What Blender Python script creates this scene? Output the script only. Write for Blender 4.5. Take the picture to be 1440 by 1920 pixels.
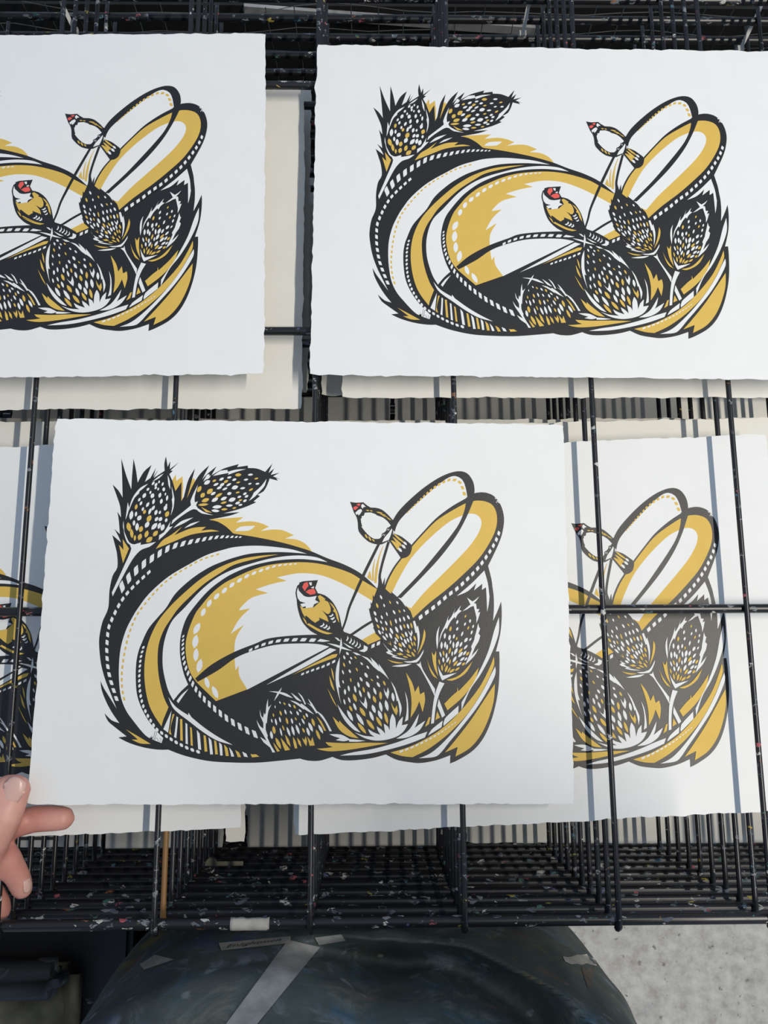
import bpy, bmesh, math, random
from mathutils import Vector, Matrix, Euler, noise
from mathutils.bvhtree import BVHTree

for o in list(bpy.data.objects): bpy.data.objects.remove(o, do_unlink=True)
scene = bpy.context.scene
COL = scene.collection

# ------------------------------------------------------------------ camera
# world: X along the front of the rack, Y away from the person, Z up; Z = 0 is the top shelf of the rack (metres)
FPX = 1574.58; CAM_Z = 0.62
CAM_ROT = Euler((0.182043, -0.0156773, -0.0054892), 'XYZ')
cam_data = bpy.data.cameras.new('camera'); cam = bpy.data.objects.new('camera', cam_data); COL.objects.link(cam)
cam.location = (0, 0, CAM_Z); cam.rotation_euler = CAM_ROT
cam_data.sensor_fit = 'VERTICAL'; cam_data.sensor_height = 24.0; cam_data.lens = FPX/1920*24.0
cam_data.clip_start = 0.01; cam_data.clip_end = 50
scene.camera = cam
# ------------------------------------------------------------------ sky and sun
world = bpy.data.worlds.new('sky'); scene.world = world; world.use_nodes = True
bg = world.node_tree.nodes['Background']; bg.inputs[0].default_value = (0.74, 0.92, 1.18, 1); bg.inputs[1].default_value = 0.42
# light out of view, overhead to the right at ceiling height: the photo's wire shadows fan out from there (longer to the left)
# and are sharp only for wires along Y, so the source is near, narrow across X and long along Y
LAMP_P = Vector((0.98, -0.12, 1.83)); LAMP_AIM = Vector((0.0, -0.12, 0.0))
lamp_data = bpy.data.lights.new('overhead_lamp_offscreen', 'AREA'); lamp_data.shape = 'RECTANGLE'; lamp_data.size = .032; lamp_data.size_y = 1.16
lamp_data.energy = 36.5; lamp_data.color = (1.0, 0.93, 0.82)
lamp = bpy.data.objects.new('overhead_lamp_offscreen', lamp_data); COL.objects.link(lamp)
lz = (LAMP_P - LAMP_AIM).normalized(); ly = Vector((0, 1, 0)); lamp.location = LAMP_P - lz*.004
lamp.rotation_euler = Matrix((ly.cross(lz), ly, lz)).transposed().to_euler()
vs = scene.view_settings
vs.view_transform = 'Standard'; vs.look = 'None'; vs.gamma = 1.0; vs.use_curve_mapping = False; vs.exposure = 0.0

FLOOR_Z = -0.88; PITCH = 0.1068957; X_WIRE0 = -0.255977; TIER = 0.025675
WIRE_R = 0.0021; ROD_R = 0.0034; ROD_DZ = -0.0054
CROSS_Y = (0.0411, 0.2600, 0.4770); FRONT_Y = -0.1745; BACK_Y = 0.6295

# ------------------------------------------------------------------ helpers
RM = CAM_ROT.to_matrix()
def ray(x, y): return (RM @ Vector(((x-720)/FPX, -(y-960)/FPX, -1.0))).normalized()
def on(x, y, z):
    """where the ray of a photo pixel meets the level z"""
    d = ray(x, y); return Vector((0, 0, CAM_Z)) + d*((z-CAM_Z)/d.z)
def hexc(r, g, b):
    f = lambda c: (c/255/12.92) if c/255 <= .04045 else ((c/255+.055)/1.055)**2.4
    return (f(r), f(g), f(b), 1)
def mesh_obj(name, verts, faces, mat=None, parent=None, smooth_=False):
    me = bpy.data.meshes.new(name); me.from_pydata([tuple(v) for v in verts], [], faces); me.update()
    if mat: me.materials.append(mat)
    if smooth_: me.polygons.foreach_set('use_smooth', [True]*len(me.polygons))
    return link(name, me, parent)
def link(name, me, parent=None):
    o = bpy.data.objects.new(name, me); COL.objects.link(o)
    if parent: o.parent = parent
    return o
def bm_obj(name, bm, mat=None, parent=None, smooth_=False):
    me = bpy.data.meshes.new(name); bm.to_mesh(me); bm.free()
    if mat: me.materials.append(mat)
    if smooth_: me.polygons.foreach_set('use_smooth', [True]*len(me.polygons))
    return link(name, me, parent)
def empty(name, loc=(0, 0, 0)):
    o = bpy.data.objects.new(name, None); COL.objects.link(o); o.location = loc; o.empty_display_size = .05; return o
def tag(o, label=None, cat=None, group=None, kind=None):
    if label: o['label'] = label
    if cat: o['category'] = cat
    if group: o['group'] = group
    if kind: o['kind'] = kind
    return o
def tube(bm, pts, radii, seg=10, cap=True):
    """a swept round bar through pts"""
    rings = []; n = len(pts); pts = [Vector(p) for p in pts]
    up = Vector((0, 0, 1))
    for i, p in enumerate(pts):
        t = (pts[min(i+1, n-1)] - pts[max(i-1, 0)]).normalized()
        a = t.cross(up)
        if a.length < .05: a = t.cross(Vector((1, 0, 0)))
        a.normalize(); b = t.cross(a).normalized(); r = radii[i] if hasattr(radii, '__len__') else radii
        rings.append([bm.verts.new(p + (a*math.cos(2*math.pi*k/seg) + b*math.sin(2*math.pi*k/seg))*r) for k in range(seg)])
    for r0, r1 in zip(rings, rings[1:]):
        for k in range(seg): bm.faces.new((r0[k], r0[(k+1) % seg], r1[(k+1) % seg], r1[k]))
    if cap: bm.faces.new(rings[0][::-1]); bm.faces.new(rings[-1])
def box(bm, x0, x1, y0, y1, z0, z1):
    v = [bm.verts.new(p) for p in ((x0,y0,z0),(x1,y0,z0),(x1,y1,z0),(x0,y1,z0),(x0,y0,z1),(x1,y0,z1),(x1,y1,z1),(x0,y1,z1))]
    for f in ((3,2,1,0),(4,5,6,7),(0,1,5,4),(1,2,6,5),(2,3,7,6),(3,0,4,7)): bm.faces.new([v[i] for i in f])
def apply_mods(o):
    dg = bpy.context.evaluated_depsgraph_get(); me = bpy.data.meshes.new_from_object(o.evaluated_get(dg))
    o.modifiers.clear(); o.data = me; return o

# ------------------------------------------------------------------ materials
def new_mat(name):
    m = bpy.data.materials.new(name); m.use_nodes = True
    return m, m.node_tree.nodes, m.node_tree.links, m.node_tree.nodes['Principled BSDF']
def n_(nodes, t, **kw):
    nd = nodes.new(t)
    for k, v in kw.items(): setattr(nd, k, v)
    return nd
def ramp(nodes, stops, interp='LINEAR'):
    r = nodes.new('ShaderNodeValToRGB'); cr = r.color_ramp; cr.interpolation = interp
    while len(cr.elements) < len(stops): cr.elements.new(.5)
    for e, (p, c) in zip(cr.elements, stops): e.position = p; e.color = c
    return r
def plain(name, col, rough=.6, var=.06, scale=60, bump=.0, bscale=300, spec=.5, coords='Object'):
    m, N, L, P = new_mat(name)
    tc = n_(N, 'ShaderNodeTexCoord'); nz = n_(N, 'ShaderNodeTexNoise'); nz.inputs['Scale'].default_value = scale; nz.inputs['Detail'].default_value = 4
    L.new(tc.outputs[coords], nz.inputs['Vector'])
    lo = tuple(max(0, c*(1-var)) for c in col[:3])+(1,); hi = tuple(min(1, c*(1+var)) for c in col[:3])+(1,)
    r = ramp(N, [(.3, lo), (.7, hi)]); L.new(nz.outputs['Fac'], r.inputs[0]); L.new(r.outputs[0], P.inputs['Base Color'])
    P.inputs['Roughness'].default_value = rough; P.inputs['Specular IOR Level'].default_value = spec
    if bump:
        b = n_(N, 'ShaderNodeBump'); n2 = n_(N, 'ShaderNodeTexNoise'); n2.inputs['Scale'].default_value = bscale; n2.inputs['Detail'].default_value = 6
        L.new(tc.outputs[coords], n2.inputs['Vector']); L.new(n2.outputs['Fac'], b.inputs['Height']); b.inputs['Strength'].default_value = bump; b.inputs['Distance'].default_value = .001
        L.new(b.outputs[0], P.inputs['Normal'])
    return m
M_PAPER = plain('printmaking_paper', (.80, .81, .805), .9, .012, 40, .09, 900, .2)
M_CREAM = plain('cream_paper', (.76, .745, .69), .9, .02, 30, .1, 900, .2)
M_BLACK = plain('black_ink', (.0145, .0145, .0155), .42, .15, 500, .12, 1500, .45)
M_GOLD = plain('ochre_gold_ink', (.69, .465, .10), .6, .03, 60, 0, 300, .3)
M_RED = plain('red_ink', (.80, .115, .095), .6, .03, 60, 0, 300, .3)

def flecked(name, base, rough, amount, fscale, spec=.5):
    """dark surface with dried flecks of many paint colours"""
    m, N, L, P = new_mat(name)
    geo = n_(N, 'ShaderNodeNewGeometry'); mp = n_(N, 'ShaderNodeMapping'); L.new(geo.outputs['Position'], mp.inputs['Vector'])
    mp.inputs['Scale'].default_value = (.55, 1, 1)
    vor = n_(N, 'ShaderNodeTexVoronoi'); vor.inputs['Scale'].default_value = fscale; L.new(mp.outputs[0], vor.inputs['Vector'])
    nz = n_(N, 'ShaderNodeTexNoise'); nz.inputs['Scale'].default_value = fscale*1.3; nz.inputs['Detail'].default_value = 5; nz.inputs['Distortion'].default_value = 1.0; L.new(mp.outputs[0], nz.inputs['Vector'])
    big = n_(N, 'ShaderNodeTexNoise'); big.inputs['Scale'].default_value = fscale*.22; big.inputs['Detail'].default_value = 2; L.new(mp.outputs[0], big.inputs['Vector'])
    # cells that carry paint, broken up by noise
    sep = n_(N, 'ShaderNodeSeparateColor'); L.new(vor.outputs['Color'], sep.inputs[0])
    pal = ramp(N, [(0, hexc(120,125,132)), (.35, hexc(85,92,102)), (.62, hexc(190,190,186)), (.76, hexc(70,105,120)), (.82, hexc(165,85,92)), (.87, hexc(165,150,70)), (.91, hexc(70,110,98)), (.95, hexc(140,95,65)), (.975, hexc(85,95,135))], 'CONSTANT')
    L.new(sep.outputs[0], pal.inputs[0])
    a1 = n_(N, 'ShaderNodeMath', operation='MULTIPLY_ADD'); L.new(nz.outputs['Fac'], a1.inputs[0]); a1.inputs[1].default_value = 1.0; L.new(sep.outputs[1], a1.inputs[2])
    a2 = n_(N, 'ShaderNodeMath', operation='MULTIPLY_ADD'); L.new(big.outputs['Fac'], a2.inputs[0]); a2.inputs[1].default_value = .7; L.new(a1.outputs[0], a2.inputs[2])
    mask = ramp(N, [(0, (0,0,0,1)), (.5, (1,1,1,1))]); sub = n_(N, 'ShaderNodeMath', operation='SUBTRACT'); L.new(a2.outputs[0], sub.inputs[0]); sub.inputs[1].default_value = amount
    mul = n_(N, 'ShaderNodeMath', operation='MULTIPLY'); L.new(sub.outputs[0], mul.inputs[0]); mul.inputs[1].default_value = 6.0
    L.new(mul.outputs[0], mask.inputs[0])
    mx = n_(N, 'ShaderNodeMixRGB'); L.new(mask.outputs[0], mx.inputs[0]); mx.inputs[1].default_value = base; L.new(pal.outputs[0], mx.inputs[2])
    L.new(mx.outputs[0], P.inputs['Base Color'])
    rr = n_(N, 'ShaderNodeMapRange'); L.new(mask.outputs[0], rr.inputs[0]); rr.inputs[3].default_value = rough; rr.inputs[4].default_value = .7; L.new(rr.outputs[0], P.inputs['Roughness'])
    P.inputs['Specular IOR Level'].default_value = spec
    return m
M_ROD = flecked('black_enamel_rod', (.010, .0105, .013, 1), .34, 1.765, 340)
M_WIRE = flecked('black_enamel_wire', (.011, .012, .015, 1), .30, 1.80, 340)
def rusty():
    m, N, L, P = new_mat('ochre_stained_wire'); geo = n_(N, 'ShaderNodeNewGeometry'); sp = n_(N, 'ShaderNodeSeparateXYZ'); L.new(geo.outputs['Position'], sp.inputs[0])
    nz = n_(N, 'ShaderNodeTexNoise'); nz.inputs['Scale'].default_value = 60; L.new(geo.outputs['Position'], nz.inputs['Vector'])
    a = n_(N, 'ShaderNodeMath', operation='MULTIPLY_ADD'); L.new(nz.outputs['Fac'], a.inputs[0]); a.inputs[1].default_value = .06; L.new(sp.outputs[1], a.inputs[2])
    r = ramp(N, [(.0, (.24, .125, .04, 1)), (.02, (.011, .012, .015, 1))]); L.new(a.outputs[0], r.inputs[0]); L.new(r.outputs[0], P.inputs['Base Color']); P.inputs['Roughness'].default_value = .5
    return m
M_RUST = rusty()
M_POST = plain('black_post', (.012, .012, .014), .5, .1)
# ------------------------------------------------------------------ artwork of the prints
# Outlines of the printed shapes, written in enlarged picture coordinates of the print that is being held.
CROPS = dict(A=(180,840,4.8),B=(440,840,4.8),C=(660,840,4.8),D=(180,1140,4.8),E=(440,1140,4.8),F=(660,1140,4.8),
             G=(500,1040,6),H=(640,920,9),I=(660,1080,9),J=(800,1100,9),K=(600,1200,7.2),L=(460,1280,8))
ART = []      # (ink, [(x, y), ...]) bottom to top, in picture coordinates
def to_px(c, x, y):
    ox, oy, s = CROPS[c]; return (ox + x/s, oy + y/s)
def parse(text):
    out = []; c = 'A'
    for t in text.split():
        if t in CROPS: c = t; continue
        corner = t.endswith('*'); x, y = t.rstrip('*').split(',')
        out.append((to_px(c, float(x), float(y)), corner))
    return out
def catmull(p0, p1, p2, p3, t):
    return tuple(0.5*((2*b) + (c-a)*t + (2*a-5*b+4*c-d)*t*t + (3*b-a-3*c+d)*t**3) for a, b, c, d in zip(p0, p1, p2, p3))
def smooth(pts, closed=True, step=5.0):
    n = len(pts); res = []
    for i in range(n if closed else n-1):
        (p1, k1), (p2, k2) = pts[i], pts[(i+1) % n]
        p0 = p1 if k1 or (not closed and i == 0) else pts[(i-1) % n][0]
        p3 = p2 if k2 or (not closed and i == n-2) else pts[(i+2) % n][0]
        if k1: p0 = (2*p1[0]-p2[0], 2*p1[1]-p2[1]) if k2 else p1
        d = math.hypot(p2[0]-p1[0], p2[1]-p1[1])
        m = 1 if (k1 and k2) else max(1, min(9, int(d/step)))
        for j in range(m): res.append(catmull(p0, p1, p2, p3, j/m))
    if not closed: res.append(pts[-1][0])
    return res
def shp(ink, text):
    ART.append((ink, smooth(parse(text))))
def stroke(ink, text, *w):
    """a line of changing width (picture pixels)"""
    p = smooth(parse(text), False); n = len(p); l = []; r = []
    for i in range(n):
        a, b = p[max(0, i-1)], p[min(n-1, i+1)]
        d = math.hypot(b[0]-a[0], b[1]-a[1]) or 1; nx, ny = -(b[1]-a[1])/d, (b[0]-a[0])/d
        f = i/(n-1)*(len(w)-1); k = min(int(f), len(w)-2); ww = (w[k] + (w[k+1]-w[k])*(f-k))/2
        l.append((p[i][0]+nx*ww, p[i][1]+ny*ww)); r.append((p[i][0]-nx*ww, p[i][1]-ny*ww))
    ART.append((ink, l + r[::-1]))
def leaf(ink, cx, cy, ln, wd, ang, sharp=1.0):
    a = math.radians(ang); ca, sa = math.cos(a), math.sin(a); q = []
    for u, v in ((-.5,0),(-.27,.38),(0,.5),(.27,.38),(.5,0),(.27,-.38),(0,-.5),(-.27,-.38)):
        q.append((cx + ca*u*ln - sa*v*wd, cy + sa*u*ln + ca*v*wd))
    ART.append((ink, q))
def seeds(ink, crop, text):
    ox, oy, s = CROPS[crop]
    for t in text.split():
        x, y, l, w, a = map(float, t.split(','))
        leaf(ink, ox+x/s, oy+y/s, l/s*1.02, w/s*.98, a)
def rope(ink, text, n, w0, w1, fill=.62, skew=.35, round_=False):
    """a row of slanted dashes along a path; widths in picture pixels"""
    p = smooth(parse(text), False, 3.0)
    L = [0]
    for a, b in zip(p, p[1:]): L.append(L[-1] + math.hypot(b[0]-a[0], b[1]-a[1]))
    def at(s):
        s = min(max(s, 0), L[-1]-1e-6)
        for i in range(len(L)-1):
            if L[i+1] >= s:
                f = (s-L[i])/((L[i+1]-L[i]) or 1); a, b = p[i], p[i+1]
                d = math.hypot(b[0]-a[0], b[1]-a[1]) or 1
                return (a[0]+(b[0]-a[0])*f, a[1]+(b[1]-a[1])*f), ((b[0]-a[0])/d, (b[1]-a[1])/d)
    # pitch follows the width so that wide dashes are also longer
    ws = [w0 + (w1-w0)*i/max(1, n-1) for i in range(n)]
    tot = sum(w+2.2 for w in ws); s = 0
    for w in ws:
        pit = (w+2.2)/tot*L[-1]; c, t = at(s + pit/2); s += pit
        nx, ny = -t[1], t[0]; h = pit*fill/2
        if round_:
            leaf(ink, c[0], c[1], pit*fill*1.25, w, math.degrees(math.atan2(t[1]+skew*ny, t[0]+skew*nx)))
        else:
            q = []
            for u, v in ((-1,-.7),(-.7,-1),(.75,-1),(1,.7),(.7,1),(-.75,1)):
                uu = u*h + v*skew*w*.5; vv = v*w*.5
                q.append((c[0]+t[0]*uu+nx*vv, c[1]+t[1]*uu+ny*vv))
            ART.append((ink, q))
def draw_art():
    K, W, G, R = 'black', 'white', 'gold', 'red'
    # gold that shows behind the black silhouette
    shp(G, "B -215,640* 80,622* 10,672* 140,660 230,675 308,708* 230,748* 330,735 430,740 532,785* 455,815* 560,825 640,865 692,925* 600,930 300,870 0,810 -30,790* -120,730")
    shp(W, "A 1250,748* 1300,708 1432,700* 1380,742")
    shp(G, "A 675,310* 718,238* 722,298* 778,255* 785,345* 775,490* 700,420*")
    shp(G, "A 812,470* 850,300* 880,270* 892,295* 865,380*")
    # the black silhouette
    shp(K, """D 45,500 85,650 140,790 185,905* 120,800 70,720 40,655* 52,740 95,850 150,950 210,1035* 140,1010 75,945* 110,1020 180,1080 275,1155*
      200,1165* 300,1215 430,1255 560,1275 650,1275* 800,1330 1000,1375 1200,1390 1440,1392 E 400,1375 590,1355* 650,1372 760,1375 880,1340* 960,1368 1080,1370
      1240,1350 1360,1318* F 400,1365 520,1388 620,1395 760,1370 885,1325* 882,1400* 960,1365 1080,1290 1170,1190 1240,1050 1290,880 1320,700 1328,500 1325,390*
      J 1168,1095* 1240,800 1265,550 1265,350 1255,250* 1200,400 1120,580* 1135,350 1130,150 C 1264,1248 1255,1180 1225,1060* 1000,1150* 480,1430* 300,1290* 225,1262*
      B 1150,1140 1000,1055 830,990 690,930 550,885 400,845 180,800 0,772 A 1230,765* 1180,715 1100,665 1020,645* 1200,610 1295,577* 1150,588*
      B 0,562 100,530 195,488* 170,480* 228,433* 205,420* 260,390 295,330 315,275* 390,295* 372,272* 412,282* 345,255* 405,222* 325,242* 357,183* 305,225* 340,140*
      275,215* 200,185 120,180* 118,158* A 1270,172* 1285,145* 1150,185 1040,245* 1085,165* 1000,235 955,285* 1020,155* 940,230 880,320 818,455* 855,320 892,183*
      830,290 790,440 768,478* 770,305* 715,388* 690,300* 660,235* 692,205* 670,203* 745,130* 665,190* 668,118* 645,170* 630,75* 615,140 618,205* 520,270* 565,188*
      515,262* 540,178* 490,270* 440,305* 500,153* 430,215 375,312* 360,200 338,97* 325,250 318,372* 270,240 228,93* 235,250 240,445* 200,380 150,330* 190,440 218,530
      225,625* 193,573* 205,650 215,775* 165,728* 200,790 225,850* 147,783* 170,870 190,960 192,1075 150,1150 122,1280 D 110,0 60,120 35,230 28,330""")
    # ---- left teasel heads
    shp(W, "A 468,322* 400,358 340,430 310,500 296,565* 322,500 350,445 385,412* 392,390* 430,360")
    shp(W, "A 508,302* 560,258 608,230* 570,270")
    shp(W, "A 645,245* 665,300 668,375* 652,330")
    shp(W, "A 680,345* 695,400 706,460* 697,540 672,608* 688,520 682,465* 690,440*")
    shp(W, "A 286,490* 266,645* 284,600 300,540*")
    shp(W, "A 248,655* 243,710 262,770 300,850 345,868* 405,850* 400,872 540,845* 480,890 420,910 370,950 300,1050 150,1335* 143,1300* 240,1090 318,905 280,850 252,760")
    shp(W, "A 918,330* 882,400 850,480 855,515 690,650 678,688* 760,620 880,550 950,588 1055,605* 980,580 915,540 900,515 917,480* 890,490* 888,440")
    shp(W, "A 565,828* 570,785 610,760* 640,715 672,660* 658,712* 690,705* 620,780")
    shp(W, "A 695,722* 770,658 875,625* 800,672"); shp(W, "A 795,722* 850,682 935,658* 870,694")
    shp(G, "A 538,908* 600,830 680,780 775,708* 705,785* 860,722 990,710* 945,745* 1040,735 1110,750* 1000,757 850,782 700,842")
    shp(G, "A 208,872* 243,1035* 297,905* 240,820* 248,918*")
    seeds(W, 'A', """568,305,28,16,110 540,330,40,22,125 600,325,38,18,110 515,318,40,20,125 538,358,32,20,120 468,372,34,22,130 490,400,32,18,110 435,428,52,30,120 560,370,28,16,110
      610,372,38,26,100 508,430,48,34,115 575,425,48,26,105 625,415,28,14,100 390,465,38,20,120 518,482,52,24,105 588,480,48,26,105 640,450,52,20,100 405,498,42,22,115 465,510,52,24,120
      422,550,38,22,110 515,540,52,24,120 632,520,42,18,105 485,570,62,24,110 540,580,52,28,110 575,580,34,20,110 625,540,52,32,110 318,605,84,36,100 360,595,48,22,100 390,630,54,38,125
      342,675,52,24,95 545,640,48,28,125 580,640,44,32,125 632,650,38,24,110 370,710,74,34,95 460,690,64,38,120 525,705,78,38,130 570,700,62,30,110 600,715,64,36,110""")
    seeds(G, 'A', """362,530,52,26,105 437,575,42,26,115 478,635,68,42,120 640,595,58,38,115 295,710,84,42,80 322,770,84,32,85 350,810,54,22,95 395,800,62,38,110 405,730,58,38,110
      455,775,68,36,110 535,770,64,38,130 480,825,72,44,140""")
    seeds(W, 'A', """1130,280,48,24,150 1200,265,42,20,165 1245,285,42,22,160 1390,240,48,20,175 1350,285,42,18,170 1080,328,52,22,155 1135,330,48,26,150 1195,330,52,20,150 1110,358,52,24,155
      1160,368,52,20,155 1250,355,62,36,160 1320,362,48,20,170 1385,322,34,16,165 1055,410,52,24,150 1200,410,42,28,160 1150,455,62,30,155 1340,412,38,22,150 1225,465,68,38,160 1290,440,38,20,160
      1355,435,38,22,150 1070,465,68,34,150 1340,475,38,22,150 1275,495,48,24,160 1200,518,62,22,175 1090,530,88,32,175 1075,565,74,26,5 1300,512,38,18,165 1000,310,64,36,150 1010,265,54,22,140
      1453,322,38,18,170""")
    seeds(G, 'A', """1280,242,58,30,175 1065,295,38,20,155 1170,302,48,24,150 1280,310,38,16,165 1025,390,68,42,140 960,425,54,38,130 1105,425,74,26,150 930,370,64,36,120 985,470,74,36,160
      965,510,94,24,175 1150,492,58,20,165 1155,552,58,20,175 1245,540,38,16,165 1275,400,38,16,165 1300,470,34,16,165 1395,375,44,18,150 1443,275,38,16,165""")
    shp(G, "A 945,530* 1045,582* 990,577*")
    shp(W, "A 1052,252* 1120,205 1185,198* 1186,215* 1260,195 1350,190* 1260,215 1188,242* 1195,224*")
    shp(W, "A 965,302* 1000,240 1022,235* 1010,270*")
    shp(W, "B 287,278* 270,340 232,385* 180,440 128,476* 160,430 172,402* 210,370 250,330")
    # ---- rope borders of the outer band
    rope(W, "A 205,1290 300,1165 405,1065 525,980 660,900 780,862 905,835 1025,812 1140,800 1315,802", 19, 13.5, 3.0, .6, -.85)
    rope(W, "A 500,1098 430,1160 350,1235 270,1320 215,1400 D 175,35 140,110 112,190 98,340 100,450 113,570 145,695 195,850", 19, 5.0, 6.0, .66, -.55)
    # ---- the ribbons of the big curl
    shp(W, """B 650,952* 500,910 300,885 150,880 0,892 A 1150,915 1000,962 850,1040 650,1160 480,1310 380,1440 D 330,80 270,200 225,350 208,500 208,650 225,800 270,920 340,1020 430,1130 490,1175 590,1215*
      605,1170* 540,1100 470,1010 410,900 370,780 358,640 362,500 380,400 405,330 470,190 560,80 630,0 A 720,1305 870,1170 1020,1074 1140,1022 B 0,985 150,950 350,937 500,940""")
    rope(G, "A 1120,950 950,1005 805,1085 715,1140 610,1220 520,1310 440,1405 D 380,45 330,145 290,260 260,390 240,515 232,630 238,740 260,845", 32, 3.0, 3.6, .62, -.3)
    rope(W, "D 432,335 405,440 395,530 390,650 400,775 430,895 490,1010 545,1090 600,1130 715,1205 835,1265 945,1302", 26, 4.0, 6.0, .66, .4, True)
    shp(G, """B 395,958* 250,968 100,990 0,1018 A 1110,1075 1000,1140 900,1212 760,1335 655,1440 D 560,120 490,260 450,400 435,560 445,720 475,860 520,960 590,1065* 605,1010 653,893* 610,800 570,640 555,480 565,330 610,200 680,90
      745,0 A 855,1330 980,1218 1130,1118 B 0,1050 200,996""")
    shp(W, """B 835,1027* 740,985 600,968 450,975 300,1000 150,1040 0,1088 A 1100,1160 950,1276 795,1440 D 690,110 635,230 605,360 600,500 615,610 650,740 697,832* 760,755 830,690* 790,590 760,450 755,330 770,220 810,100
      875,0 A 1000,1295 1130,1190 B 0,1122 150,1062 300,1025 450,1005 600,1000 720,1010""")
    shp(W, """D 1360,735* E 845,352* 960,250* 1050,240* 1130,297* 1270,215* 1250,120* I 300,560* C 190,1360* B 1000,1160* 700,1090* 300,1130* 0,1300* D 1200,0* 1000,200* 1000,700*""")
    shp(G, """B 0,1168 150,1100 300,1055 450,1035 600,1028 750,1040 900,1075 1050,1130 1150,1192 C 225,1270* 185,1378* B 1100,1292 950,1212 800,1152 680,1130 550,1130 380,1165* 470,1195* 330,1225 190,1272* 300,1305* 150,1350 50,1440
      D 1288,22* 1388,4* 1290,100 1213,232* 1330,153* 1260,270 1246,400 1256,560* 1286,518* 1290,610 1362,732* 1080,838* 1000,760 900,660 840,560 810,420 810,300 840,180 890,60 930,0 A 1040,1310 1150,1220""")
    shp(G, "E 1128,297* 1270,215* 1320,278* 1200,330*")
    rope(W, "B 565,1043 500,1047 380,1060 245,1100 125,1147 55,1185 A 1235,1225 1100,1325 1035,1380 D 985,8 940,80", 15, 2.2, 8.6, .66, -.2, True)
    seeds(W, 'D', "908,185,115,52,118 895,302,125,56,100 900,422,120,50,95 932,520,128,54,103 1000,672,105,44,75 1072,757,120,48,66")
    # ---- branch and wedge
    shp(K, "D 893,634* 1040,510 1240,398 1440,318 E 300,275 500,250 750,240 900,250* 900,362* 750,325 550,320 350,335 150,390 0,455 D 1100,560 915,665*")
    rope(W, "E 118,392 205,348 330,308 450,290 600,285 742,292", 9, 4.2, 6.6, .66, -.8)
    shp(W, "E 742,300* 770,278* 858,296* 800,305")
    shp(W, "E 285,692* 560,530 858,360* 915,376* 600,548"); shp(G, "E 520,602* 720,495 880,418* 927,413* 912,442* 720,515")
    rope(W, "E 590,602 700,560 800,525 915,472", 7, 3.4, 4.2, .66, -.8)
    # ---- the upright stems
    stroke(K, "B 1300,860 1240,980 1150,1165 1080,1320 1030,1440 E 1000,110 968,200", 4.6, 5.4, 5.8, 4.6, 3.6)
    stroke(G, "C 283,880 245,980 222,1100 212,1215", .6, 2.2, 4.6, 4.0); stroke(G, "C 207,1000 190,1100 192,1195", .6, 2.6, 3.2); shp(G, "C 162,1105* 182,1195* 138,1165*")
    stroke(K, "H 800,860 700,1200 650,1420 C 252,1190 262,1275", 4.6, 4.8, 4.4, 4.4, 9)
    stroke(K, "I 360,755 200,850 0,985 E 1030,248", 4.4, 4.8, 4.8, 4.4)
    # ---- the two loops on the right
    shp(K, "C 340,705* 420,570 560,430 700,320 830,245 950,210 1035,228 1088,300 1103,380 1097,430* 1030,600* 520,870* 392,760*")
    shp(W, "C 396,715* 430,650 520,555 640,450 760,345 860,272 930,253 990,285 1020,350 1038,445* 900,535 740,655 640,770 530,885* 380,775*")
    rope(G, "C 1015,440 1000,375 965,305 910,287 860,292 765,340 680,405 590,490 490,590", 17, 5.6, 1.8, .66, -.5)
    shp(K, "C 540,865* 640,755 760,630 900,525 1040,445 1110,405* 1190,400 1275,432 1338,515 1367,625 1357,740 1320,860 1225,1060* 1000,1250 F 640,90* 560,110* I 560,240* C 285,1275* 310,1195 370,1080 445,980* 520,900*")
    shp(G, "C 300,1268* 330,1185 390,1075 455,988* 520,948* 540,888* 640,775 760,655 890,570 1020,500 1110,475 1200,482 1268,520 1302,600 1298,710 1250,830 1150,985 1020,1120 860,1265 690,1400 F 548,92* 512,20*")
    shp(W, "C 362,1300* 420,1180 520,1010 640,870 780,740 900,650 1020,600 1090,592 1140,615 1165,670 1140,760 1060,880 950,1000 800,1150 650,1300 532,1442* 420,1400*")
    shp(K, "C 1030,440* 1012,560 960,685 880,800 760,950 600,1140 403,1345* 442,1352* 620,1172 790,988 930,803 1022,640 1092,478*")
    rope(W, "C 1330,740 1287,850 1215,970 1130,1085 1028,1190 940,1270 858,1330 760,1415 F 665,45 590,105", 17, 5.2, 6.6, .62, -.6)
    rope(W, "F 262,308 235,320 165,352", 2, 6, 6, .66, -.7)
    seeds(W, 'C', "1292,455,18,8,40 1310,480,26,10,50 1322,492,14,10,20 1300,490,14,6,80")
    # ---- right body
    shp(W, "C 1190,1103* 1222,1220 1235,1330 J 1060,150 1045,300 1018,425* 1012,250 1000,10* C 1168,1278* 1172,1222* 1097,1282* 1117,1218* 1040,1290 942,1332* 1040,1250 1100,1195")
    shp(W, "J 1217,515* F 1318,230 1250,420 1155,600 1060,740 985,918* 985,850* 1050,740 1140,580 1225,390 1280,200")
    shp(G, "F 1275,438* 1240,530 1160,690 1050,840 920,985 780,1105 640,1190 500,1255 345,1300* 450,1332 545,1342* 700,1260 880,1120 1040,950 1160,770 1250,590 1280,500")
    rope(W, "F 420,1298 535,1255 665,1195 790,1125 940,1022", 14, 3.4, 1.2, .72, -.8)
    shp(W, "F 1288,526* 1288,600 1220,740 1120,900 980,1080 880,1200 800,1300 740,1340 600,1352* 700,1310 800,1230 940,1080 1080,900 1180,740 1250,600")
    shp(G, "F 1285,680* 1275,830 1230,990 1160,1140 1060,1260 930,1337* 950,1250* 835,1300* 920,1200 1060,1020 1180,840")
    shp(W, "F -108,1328* 0,1300 200,1265 400,1210 550,1155 677,1113* 655,1165* 500,1225 300,1280 100,1318")
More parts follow.
